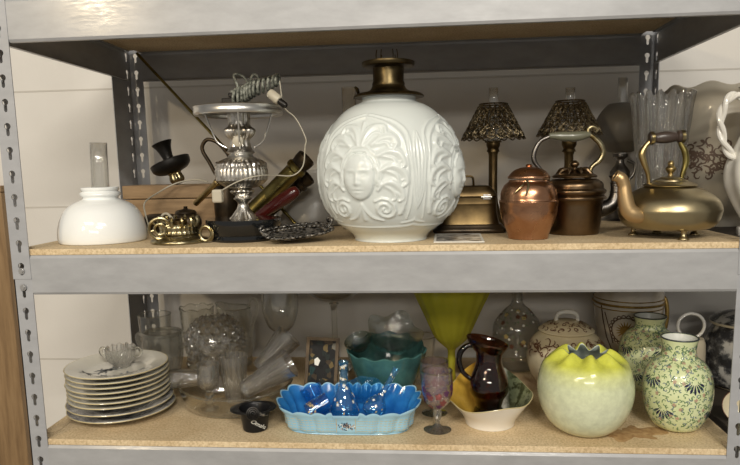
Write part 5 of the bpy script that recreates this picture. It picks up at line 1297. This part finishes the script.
def front(x, z): # point on the flat front panel
    k = np.interp(z, [0, .002, .010, .022, .034, .0455], [.78, .84, .89, .90, .93, 1.0]); th = -math.acos(max(-1, min(1, x/(BA*k)))); r = k*sq(th, BA, BB, 3.6)
    return np.array([r*math.cos(th), r*math.sin(th)-.0008, z])
def fstroke(uv, w):
    V, F = [], []
    for i, (u, v) in enumerate(uv):
        a, b = uv[max(i-1, 0)], uv[min(i+1, len(uv)-1)]; du, dv = b[0]-a[0], b[1]-a[1]; L = math.hypot(du, dv)+1e-9
        for sg in (1, -1): V.append(front(u-sg*dv/L*w[i], v+sg*du/L*w[i]))
        if i: F.append((2*i-2, 2*i-1, 2*i+1, 2*i))
    return V, F
for s_ in (-1, 1): mb.add(fstroke([(s_*.0405, .006+.034*k/5) for k in range(6)], [.001]*6))
for k in range(11):
    for s_ in (-1, 1):
        pass
mb.build('gilt_line', 'gold_paint', bd)
rng = random.Random(4)
for nm, mt, n_, sz in (('leaf_pattern', 'palmette_navy', 34, .008), ('flower_pattern', 'flower_pink', 24, .0065), ('bud_pattern', 'white_enamel', 20, .005)):
    mb = MB()
    for i in range(n_):
        x, z_ = rng.gauss(0, .015), .021+rng.gauss(0, .0034); a = rng.uniform(0, 2*PI)
        mb.add(fstroke([(x+sz*q/4*math.cos(a), z_+.7*sz*q/4*math.sin(a)) for q in range(5)], [.0002, .0011, .0014, .0011, .0002]))
    mb.build(nm, mt, bd)
# gilt ticks on the ribs
mb = MB()
for k in range(60):
    th = -PI+PI*k/59*1.0; 
    if abs(math.cos(th)*BA) < .05 and True: continue
    for z_ in (.010, .016, .022, .028, .034):
        V = []
        for dth in (-.018, 0, .018):
            kk = np.interp(z_, [0, .002, .010, .022, .034, .0455], [.78, .84, .89, .90, .93, 1.0]); r = basket(th+dth, 0, kk, z_)+.0008
            for dz_ in (-.0005, .0005): V.append((r*math.cos(th+dth), r*math.sin(th+dth), z_+dz_))
        mb.add((V, [(0, 1, 3, 2), (2, 3, 5, 4)]))
mb.build('gilt_pattern', 'gold_paint', bd)
zb = ZL+.0068
def enamel(o_, prof, n, seed, trange, size=.004, w=.0011, th=(-PI, 0)):
    s_ = surface(prof, .0006)
    scatter('enamel_flower_pattern', s_, trange, th, n, size, w, 'white_enamel', o_, 'flower', seed); scatter('gilt_leaf_pattern', s_, trange, th, n, size*1.6, w, 'gold_paint', o_, 'leaf', seed+1)
cp = [(.030, 0), (.0355, .004), (.035, .014), (.0315, .034), (.0205, .062), (.0115, .083), (.0095, .101), (.0098, .128), (.0125, .137)]
cu = thing('enamelled_cruet', 'blue glass cruet bottle with white and gold flowers, upright in the blue dish', 'bottle', (.6395, .112, zb))
lathe('body', cp, 'blue_glass', cu, wall=.002, seg=48, sub=3); enamel(cu, cp, 22, 3, (.02, .16))
a, b = Vector((.700, .095, zb+.020)), Vector((.7575, .112, zb+.122)); L = (b-a).length
c2 = thing('leaning_cruet', 'blue glass bottle with slender neck leaning right in the blue dish', 'bottle', a, rot=along(a, b))
cp2 = [(.010, -.002), (.022, .004), (.0265, .016), (.022, .032), (.011, .046), (.0068, .060), (.0062, .10), (.0085, L)]
lathe('body', cp2, 'blue_glass', c2, wall=.0018, seg=40, sub=3); enamel(c2, cp2, 20, 8, (.01, .12), .0035, th=(-PI, PI))
a, b = Vector((.560, .086, zb+.026)), Vector((.606, .100, zb+.050)); L = (b-a).length
bc = thing('blue_cup', 'small blue glass cup with gold band lying on its side in the blue dish', 'cup', a, rot=along(a, b))
lathe('body', [(.018, 0), (.0205, .003), (.021, L*.6), (.0215, L)], 'blue_deep', bc, wall=.002, seg=40)
sfc = surface([(.0205, .003), (.021, L*.6), (.0215, L)], .0006); scatter('gilt_leaf_pattern', sfc, (.004, .016), (-PI, PI), 40, .006, .0014, 'gold_paint', bc, 'leaf', 5)
bt = thing('blue_saucer', 'blue glass saucer standing on edge behind the cruets in the blue dish', 'saucer', (.683, .142, zb+.056), rot=(math.radians(-60), math.radians(-8), 0)); bt.scale = (.92,)*3
lathe('dish', [(.018, -.004), (.020, -.004), (.034, .002), (.050, .008)], 'blue_glass', bt, wall=.0024, seg=64, rmod=lambda th, u, r, z: r*(1+.04*math.cos(8*th)))
bs = thing('blue_tumbler', 'deep blue glass tumbler tipped against the left back wall of the blue dish', 'tumbler', (.575, .140, zb+.018), rot=(math.radians(-8), math.radians(-22), 0))
lathe('body', [(.017, 0), (.02, .003), (.024, .03), (.026, .052)], 'blue_deep', bs, wall=.002, seg=40)

# goblets
def flashed(n, label, split):
    t = glassware('flashed_goblet', n, label, 'goblet', 'pink_flash', wall=.0018, base_split=split, group='pink flashed goblets', stem_mat='crystal')
    hi = [p for p in clean(P(n)) if p[1] >= split]; s_ = surface(hi, .0006)
    scatter('purple_flower_pattern', s_, (.02, .07), (-PI, PI), 22, .0078, .0028, 'flash_purple', t, 'flower', 3); scatter('rose_flower_pattern', s_, (.015, .06), (-PI, PI), 18, .0085, .0032, 'flash_rose', t, 'flower', 9)
    return t
glass('flash_purple', (.45, .25, .42), .6, body=.5, bodycol=(.24, .10, .24)); glass('flash_rose', (.62, .25, .24), .6, body=.5, bodycol=(.45, .15, .14))
flashed('gobP', 'clear pressed goblet with pink and purple flowers, nearest the shelf front', .0455)
flashed('gobQ', 'clear pressed goblet with pink flowers standing behind the front goblet', .0405)
tv = glassware('clear_tumbler', 'tumV', 'clear glass tumbler behind the two pink flowered goblets', 'tumbler', 'clear_glass', loc=(.812, .40, ZL+LIFT))

# white painted bowl with amethyst jug
wb = thing('painted_bowl', 'white china bowl painted inside with amber and dark foliage, holding the amethyst jug', 'bowl', (.9655, .1290, ZL+LIFT)); wb.scale = (.94, .94, 1)
wavy = lambda th, u, r, z: r*(1+(.030*math.cos(4*th+.7)+.012*math.cos(8*th))*max(0, (z-.02)/.035)*.9)
wz = lambda th, u, r, z: z+max(0, (z-.02)/.035)*(.004*math.cos(4*th-.5)+.052*max(0, math.sin(th-.15))**1.3+.007*math.cos(th)+.003)
lathe('outside', [(0, .003), (.052, .003), (.0535, 0), (.058, 0), (.059, .006), (.066, .020), (.082, .038), (.0965, .0545)], 'bowl_white', wb, seg=96, sub=2, rmod=wavy, zmod=wz)
lathe('inside', [(.0965, .0545), (.0940, .0555), (.079, .041), (.063, .0235), (.052, .0115), (.045, .0095), (0, .0095)], 'bowl_painting', wb, seg=96, sub=2, rmod=wavy, zmod=wz)
rim = [(wavy(2*PI*k/64, 0, .0960, .0548)*math.cos(2*PI*k/64), wavy(2*PI*k/64, 0, .0960, .0548)*math.sin(2*PI*k/64), wz(2*PI*k/64, 0, .0960, .0552)) for k in range(64)]
tube('rim_line', rim, .0012, 'plate_edge', wb, seg=6, sub=1, closed=True)
aj = thing('amethyst_jug', 'dark amethyst glass jug with loop handle standing in the painted bowl', 'jug', (.9640, .1400, ZL+.0118))
jp_ = clean(P('jugA'))
jp_ = [(.034, 0), (.035, .006), (.033, .014), (.029, .020)]+[p for p in jp_ if p[1] > .035]
lathe('foot', [(0, 0)]+jp_[:4]+[(.0, .024)], 'amethyst_dark', aj, sub=1)
lathe('body', [(.028, .0205)]+jp_[4:], 'amethyst', aj, wall=.003, seg=64, sub=3, rmod=lambda th, u, r, z: r*(1+(.16*max(0, math.cos(th-PI))**4 if z > .15 else 0)), zmod=lambda th, u, r, z: z+(.010*-math.cos(th)*(z-.13)/.04 if z > .13 else 0))
tube('handle', [tuple(p) for p in P('jugA', 'handle')], [.005, .0062, .0068, .0062, .0055, .005], 'amethyst_dark', aj)

# yellow vaseline vase
yp = clean(P('yellow')); yp = [(.030, 0), (.030, .004), (.012, .016), (.0095, .05)]+[p for p in yp if p[1] > .07]
yv = thing('vaseline_vase', 'tall flaring mustard yellow glass vase at the back, above the amethyst jug', 'vase', at('yellow'))
lathe('foot', [(0, 0)]+yp[:4]+[(.0100, .0735), (0, .0745)], 'vaseline', yv, sub=1)
lathe('trumpet', [p for p in yp if p[1] > .072], 'vaseline', yv, wall=.003, seg=144, sub=4, rmod=lambda th, u, r, z: r*(1+.012*math.cos(18*th)))
# painted clear vase
pv = thing('painted_glass_vase', 'greyish glass bottle vase painted with small flowers at the back, behind the sugar bowl', 'vase', at('painted'))
pp = clean(P('painted')); lathe('body', pp, 'painted_glass', pv, wall=.0025, seg=56, sub=4)
s_ = surface(pp, .0007, 4)
for nm, mt, n_, sd in (('yellow_flower_pattern', 'gold_paint', 9, 3), ('dark_flower_pattern', 'brown_print', 14, 5), ('white_flower_pattern', 'white_enamel', 26, 6)):
    scatter(nm, s_, (.06, .20), (-PI, 0), n_, .007 if sd != 6 else .004, .0028 if sd != 6 else .0016, mt, pv, 'flower', sd)
scatter('leaf_spray_pattern', s_, (.05, .2), (-PI, 0), 70, .008, .0011, 'vine_green', pv, 'leaf', 8)
# covered sugar bowl
sbw = thing('covered_sugar_bowl', 'cream china sugar bowl with brown print and lidded top behind the yellow rose bowl', 'sugar bowl', at('sugar'))
sp_ = clean(P('sugar')); lathe('body', sp_, 'cream_pot', sbw, seg=72, sub=4, cap=True, rmod=lambda th, u, r, z: r*(1+.012*abs(math.cos(4*th))))
zl_ = P('sugar', 'lid'); z0 = sp_[-1][1]
ld = [(.067, z0+.001), (.070, z0+.004), (.066, z0+.008), (.052, z0+.018), (.030, z0+.027), (.018, z0+.030)]
lathe('lid', ld, 'cream_pot', sbw, cap=True, sub=3, seg=64)
s_ = surface(sp_, .003, 4); scatter('brown_scroll_pattern', s_, (s_.zt(.100), s_.zt(.132)), (-PI, 0), 70, .017, .0013, 'brown_print', sbw, 'curl', 2); scatter('brown_leaf_pattern', s_, (s_.zt(.095), s_.zt(.13)), (-PI, 0), 40, .009, .0014, 'brown_print', sbw, 'leaf', 12)
s_ = surface(ld, .0008, 3); scatter('lid_scroll_pattern', s_, (.012, .05), (-PI, PI), 90, .012, .0013, 'brown_print', sbw, 'curl', 7)
tube('lid_handle', [(x, y, z_+.003) for x, y, z_ in P('sugar', 'kn')], [.005, .0052, .006, .0065, .006, .0052, .005], 'porcelain', sbw)
# yellow rose bowl
rb = thing('yellow_rose_bowl', 'round yellow and pale green satin glass rose bowl with crimped top', 'rose bowl', at('rose'))
rp = clean(P('rose'))
rp = [p for p in rp if p[1] < .150]
def crimp(th, u, r, z): return r*(1+.12*math.cos(8*th+.35)*min(1, max(0, (z-.144)/.026))**1.2)
def crz(th, u, r, z): return z+.0060*math.cos(8*th+.35)*min(1.2, max(0, (z-.150)/.022))**1.5
outer = rp[:-1]+[(.088, .148), (.072, .1600), (.059, .1672), (.050, .1715), (.0440, .1732), (.0405, .1722)]
lathe('shell', outer, 'rose_glaze', rb, seg=160, sub=4, rmod=crimp, zmod=crz)
lathe('lining', [(.0405, .1722), (.0402, .1705), (.0445, .1675), (.054, .162), (.067, .156), (.082, .140), (.095, .105), (.098, .08), (.085, .035), (.05, .010), (0, .006)], 'rose_inside', rb, seg=160, sub=3, rmod=crimp, zmod=crz)
lathe('base', [(0, 0), (.0326, 0), (.034, .001)], 'rose_glaze', rb, sub=1)
# white and gold jug
wg = thing('gilt_jug', 'white china jug with gilt bands and gold sunburst medallion at the back', 'jug', at('wgjug'))
wp_ = clean(P('wgjug')); lathe('body', wp_, 'wg_white', wg, wall=.004, seg=72, sub=4); s_ = surface(wp_, .0008, 4)
mx_, _, mz_ = P('wgjug', 'med')[0]; R_ = np.interp(mz_, [p[1] for p in wp_], [p[0] for p in wp_]); thm = -math.acos(mx_/R_); tm = s_.zt(mz_)
mb = MB()
for k in range(18):
    a = 2*PI*k/18; L = .026; mb.add(stroke_vf(s_, thm, tm, [(L*q/4*math.cos(a), L*q/4*math.sin(a)) for q in range(5)], [.0012, .0022, .0022, .0016, .0004]))
mb.build('sunburst', 'gilt', wg); mb = MB()
cir = [(.036*math.cos(2*PI*k/28), .036*math.sin(2*PI*k/28)) for k in range(29)]
mb.add(stroke_vf(s_, thm, tm, cir, .0016))
for k in range(22):
    a = 2*PI*k/22; mb.add(stroke_vf(s_, thm, tm, [(.039*math.cos(a)+.0045*math.cos(b_), .039*math.sin(a)+.0045*math.sin(b_)) for b_ in np.linspace(0, 2*PI, 8)], .0014))
mb.build('medallion_ring', 'jard_print', wg)
mb = MB()
for zt_ in (P('wgjug')[-2][1]-.002,):
    for dz_ in (-.012, 0, .012):
        r_ = np.interp(zt_+dz_, [p[1] for p in wp_], [p[0] for p in wp_])+.0006
        mb.add(tube_vf(ring_pts((0, 0, zt_+dz_), r_, 'z', 48), .0016 if dz_ else .0034, seg=6, sub=1, closed=True))
mb.build('gilt_band', 'gilt', wg)
scatter('gilt_scroll_pattern', s_, (s_.zt(.06), s_.zt(.18)), (-PI*.42, 0), 30, .016, .0015, 'gilt', wg, 'curl', 4); mb = MB()
mb.add(stroke_vf(s_, -PI*.86, s_.zt(.125), [(0, .07), (.004, .03), (.012, -.02), (.026, -.055)], .0022)); mb.add(stroke_vf(s_, -PI*.80, s_.zt(.125), [(-.004, .05), (.006, .01), (.016, -.035)], .0016)); mb.build('dark_scroll', 'jard_print', wg)
tube('handle', [(.074, -.02, .10), (.088, -.03, .12), (.092, -.034, .16), (.089, -.03, .20), (.078, -.02, .215)], .0055, 'gilt', wg)
# green floral vases
def floral(n, label):
    t = thing('floral_vase', label, 'vase', at(n), 'pale green floral vases'); pr = clean(P(n))
    o = lathe('body', pr, 'vase_green', t, seg=80, sub=4, wall=.003)
    r_, z_ = pr[-1]
    lathe('lining', [(r_-.0036, z_+.0002), (r_-.007, z_-.012), (r_-.0085, z_-.03), (r_*.5, z_-.05), (0, z_-.055)], 'vase_inside', t, seg=48, sub=2)
    tube('rim_line', ring_pts((0, 0, z_+.0008), r_-.001, 'z', 40), .0018, 'vase_rim', t, seg=6, sub=1, closed=True)
    s_ = surface(pr, .0006, 4); T = s_.length
    sd = 1 if n == 'vaseF' else 31
    scatter('green_vine_pattern', s_, (.03, T-.012), (-PI-.5, .1), 330, .0072, .00085, 'vine_green', t, 'curl', sd); scatter('blue_vine_pattern', s_, (.03, T-.012), (-PI-.5, .1), 160, .0072, .00085, 'vine_blue', t, 'curl', sd+1)
    scatter('green_leaf_pattern', s_, (.02, T-.01), (-PI-.5, .1), 240, .0046, .0009, 'vine_green', t, 'leaf', sd+2); scatter('pink_flower_pattern', s_, (.04, T-.02), (-PI-.5, .1), 50, .0046, .0014, 'flower_pink', t, 'flower', sd+3)
    zs = s_.zt
    spots = [(-PI/2+.50, zs(.124)), (-PI/2-.80, zs(.126)), (-PI/2-.38, zs(.062)), (-PI/2+1.2, zs(.06)), (-PI/2-2.2, zs(.07)), (-PI/2+2.0, zs(.12))]
    palmettes('palmette_pattern', s_, [(a-.37, t_) for a, t_ in spots], .029, 'palmette_navy', t)
floral('vaseF', 'pale green floral vase with dark palmettes, nearest the shelf front')
floral('vaseB', 'pale green floral vase standing behind the front floral vase')
# ring handled pot, black transfer pot, small plate
rj = thing('ring_handle_jar', 'white china jar with upright ring handle, hidden behind the front floral vase', 'jar', at('ringjug'))
lathe('body', clean(P('ringjug')), 'cream_rim', rj, seg=48, cap=True)
x, _, z_ = P('ringjug', 'ring')[0]; tube('ring_handle', ring_pts((x, 0, z_), .0335, 'y', 18, ry=.0325), .0042, 'porcelain', rj, closed=True, sub=3)
tp = thing('transfer_pot', 'covered pot with black transfer print and cream rims at the right end', 'pot', at('transf'))
lathe('body', clean(P('transf')), 'transfer_black', tp, seg=64, sub=4, cap=True); z_ = P('transf')[-1][1]
lathe('lid', [(.072, z_+.002), (.074, z_+.006), (.060, z_+.018), (.036, z_+.028), (.012, z_+.032), (.010, z_+.040), (.014, z_+.046), (.004, z_+.050)], 'transfer_black', tp, cap=True, sub=3)
tube('rim_band', ring_pts((0, 0, z_+.0008), .0735, 'z', 40), .0034, 'cream_rim', tp, seg=8, sub=1, closed=True)
tube('base_band', ring_pts((0, 0, .004), .062, 'z', 40), .004, 'cream_rim', tp, seg=8, sub=1, closed=True)
sp2 = thing('small_plate', 'small cream plate standing on edge behind the right steel post', 'plate', (1.5345, .195, .8135), rot=(0, 0, 0))
o = lathe('dish', [(0, .002), (.02, .002), (.022, .0), (.026, .002), (.0365, .007), (.0372, .009), (.026, .005), (0, .0045)], 'cream_pot', sp2, (0, 0, .037), sub=1, seg=48); o.rotation_euler = (math.radians(78), 0, math.radians(-20))
o = tube('rim_line', ring_pts((0, 0, .0085), .0372, 'z', 32), .001, 'brown_print', sp2, seg=6, sub=1, closed=True, loc=(0, 0, .037)); o.rotation_euler = (math.radians(78), 0, math.radians(-20))

# ------------------------------------------------------------------ light and camera
def area(name, loc, target, sx, sy, power, col):
    l = bpy.data.lights.new(name, 'AREA'); l.shape = 'RECTANGLE'; l.size, l.size_y = sx, sy; l.energy = power; l.color = col
    o = bpy.data.objects.new(name, l); C.objects.link(o); o.location = loc; o.rotation_euler = (Vector(target)-Vector(loc)).to_track_quat('-Z', 'Y').to_euler(); return o
# smaller pieces belong to the part that carries them
SUB = {'brass_kettle': {'lid': ('finial',), 'spout': ('spout_lip', 'spout_mouth', 'spout_collar')}, 'copper_kettle': {'lid': ('finial', 'lid_leaves'), 'spout': ('spout_rings',), 'body': ('bail_bracket',)},
       'chafing_box': {'lid': ('loop_handle',), 'body': ('hinge', 'hinge_pin')}, 'globe_fitter': {'flange': ('prong',), 'skirt': ('lever',)}, 'oil_lamp': {'ring_gallery': ('gallery_plate',), 'burner': ('wick_knob', 'knob_shaft')},
       'covered_sugar_bowl': {'lid': ('lid_handle', 'lid_scroll_pattern'), 'body': ('brown_scroll_pattern', 'brown_leaf_pattern')}, 'floral_vase': {'body': ('rim_line', 'green_vine_pattern', 'blue_vine_pattern', 'green_leaf_pattern', 'pink_flower_pattern', 'palmette_pattern')},
       'pierced_lamp': {'shade': ('shade_spokes', 'shade_carrier')}, 'copper_jar': {'body': ('wire_lug',)}, 'jardiniere': {'body': ('scroll_border_pattern', 'leaf_border_pattern')}, 'lamp_burner': {'gallery': ('prongs', 'wick_tube')},
       'gilt_jug': {'body': ('sunburst', 'medallion_ring', 'gilt_band', 'gilt_scroll_pattern', 'dark_scroll')}, 'painted_glass_vase': {'body': ('yellow_flower_pattern', 'dark_flower_pattern', 'white_flower_pattern', 'leaf_spray_pattern')},
       'dinner_plate': {'dish': ('rim_line', 'sprig_pattern')}, 'serving_platter': {'dish': ('rim_line',)}, 'glass_hat': {'crown': ('ribbon_rose', 'ribbon', 'pale_script')}, 'blue_dish': {'wall': ('gilt_line', 'gilt_pattern', 'leaf_pattern', 'flower_pattern', 'bud_pattern')},
       'enamelled_cruet': {'body': ('enamel_flower_pattern', 'gilt_leaf_pattern')}, 'leaning_cruet': {'body': ('enamel_flower_pattern', 'gilt_leaf_pattern')}, 'blue_cup': {'body': ('gilt_leaf_pattern',)}, 'flashed_goblet': {'bowl': ('purple_flower_pattern', 'rose_flower_pattern')},
       'transfer_pot': {'body': ('rim_band', 'base_band')}, 'mosaic_frame': {'panel': ('chips', 'pearl_chip')}, 'painted_bowl': {'inside': ('rim_line',)}, 'photo_card': {'card': ('picture',)}}
def stem(n): return n.rsplit('.', 1)[0] if n[-3:].isdigit() else n
for o in [o for o in C.objects if o.parent is None and stem(o.name) in SUB]:
    for part, kids in SUB[stem(o.name)].items():
        host = next(c for c in o.children if stem(c.name) == part)
        for c in [c for c in o.children if stem(c.name) in kids]: c.parent = host
area('ceiling_light', (1.5, -2.9, 3.15), (1.35, -.6, .3), 1.2, .12, 62, (1, .94, .84))
area('ceiling_light', (-.5, -2.9, 3.15), (-.3, -.6, .3), 1.2, .12, 38, (1, .93, .82))
area('ceiling_light', (1.7, -4.6, 3.3), (1.2, 0, .8), 1.2, .12, 30, (1, .94, .84))
area('ceiling_light', (-1.85, -4.1, 2.82), (-.2, 0, .9), .22, .22, 40, (1, .80, .52))
area('ceiling_light', (.6, -7.2, 2.85), (.7, 0, 1.0), 3.0, .3, 64, (1, .94, .84))
w = bpy.data.worlds.new('World'); bpy.context.scene.world = w; w.use_nodes = True
bg = w.node_tree.nodes['Background']; bg.inputs[0].default_value = (1, .95, .88, 1); bg.inputs[1].default_value = .26

cam = bpy.data.cameras.new('camera'); co = bpy.data.objects.new('camera', cam); C.objects.link(co)
f_px, cx, cy, cz, yaw, pit, rol = 647.862, .8225, -1.2779, .1688+DZ, .0849, .1427, -.0211
fw = Vector((-math.sin(yaw)*math.cos(pit), math.cos(yaw)*math.cos(pit), -math.sin(pit))); rt = Vector((math.cos(yaw), math.sin(yaw), 0)); up = rt.cross(fw)
r2 = rt*math.cos(rol)+up*math.sin(rol); u2 = up*math.cos(rol)-rt*math.sin(rol)
co.matrix_world = Matrix(((r2.x, u2.x, -fw.x, cx), (r2.y, u2.y, -fw.y, cy), (r2.z, u2.z, -fw.z, cz), (0, 0, 0, 1)))
cam.sensor_width = 36; cam.lens = f_px/740*36; cam.shift_y = (260-232.5)/740; cam.clip_start = .05
S = bpy.context.scene; S.camera = co
S.view_settings.view_transform = 'Standard'; S.view_settings.look = 'None'; S.view_settings.gamma = 1; S.view_settings.exposure = 0
S.cycles.max_bounces = 24; S.cycles.transparent_max_bounces = 40; S.cycles.transmission_bounces = 16; S.cycles.glossy_bounces = 6; S.cycles.diffuse_bounces = 4
S.cycles.caustics_reflective = False; S.cycles.caustics_refractive = False
S.cycles.use_denoising = True
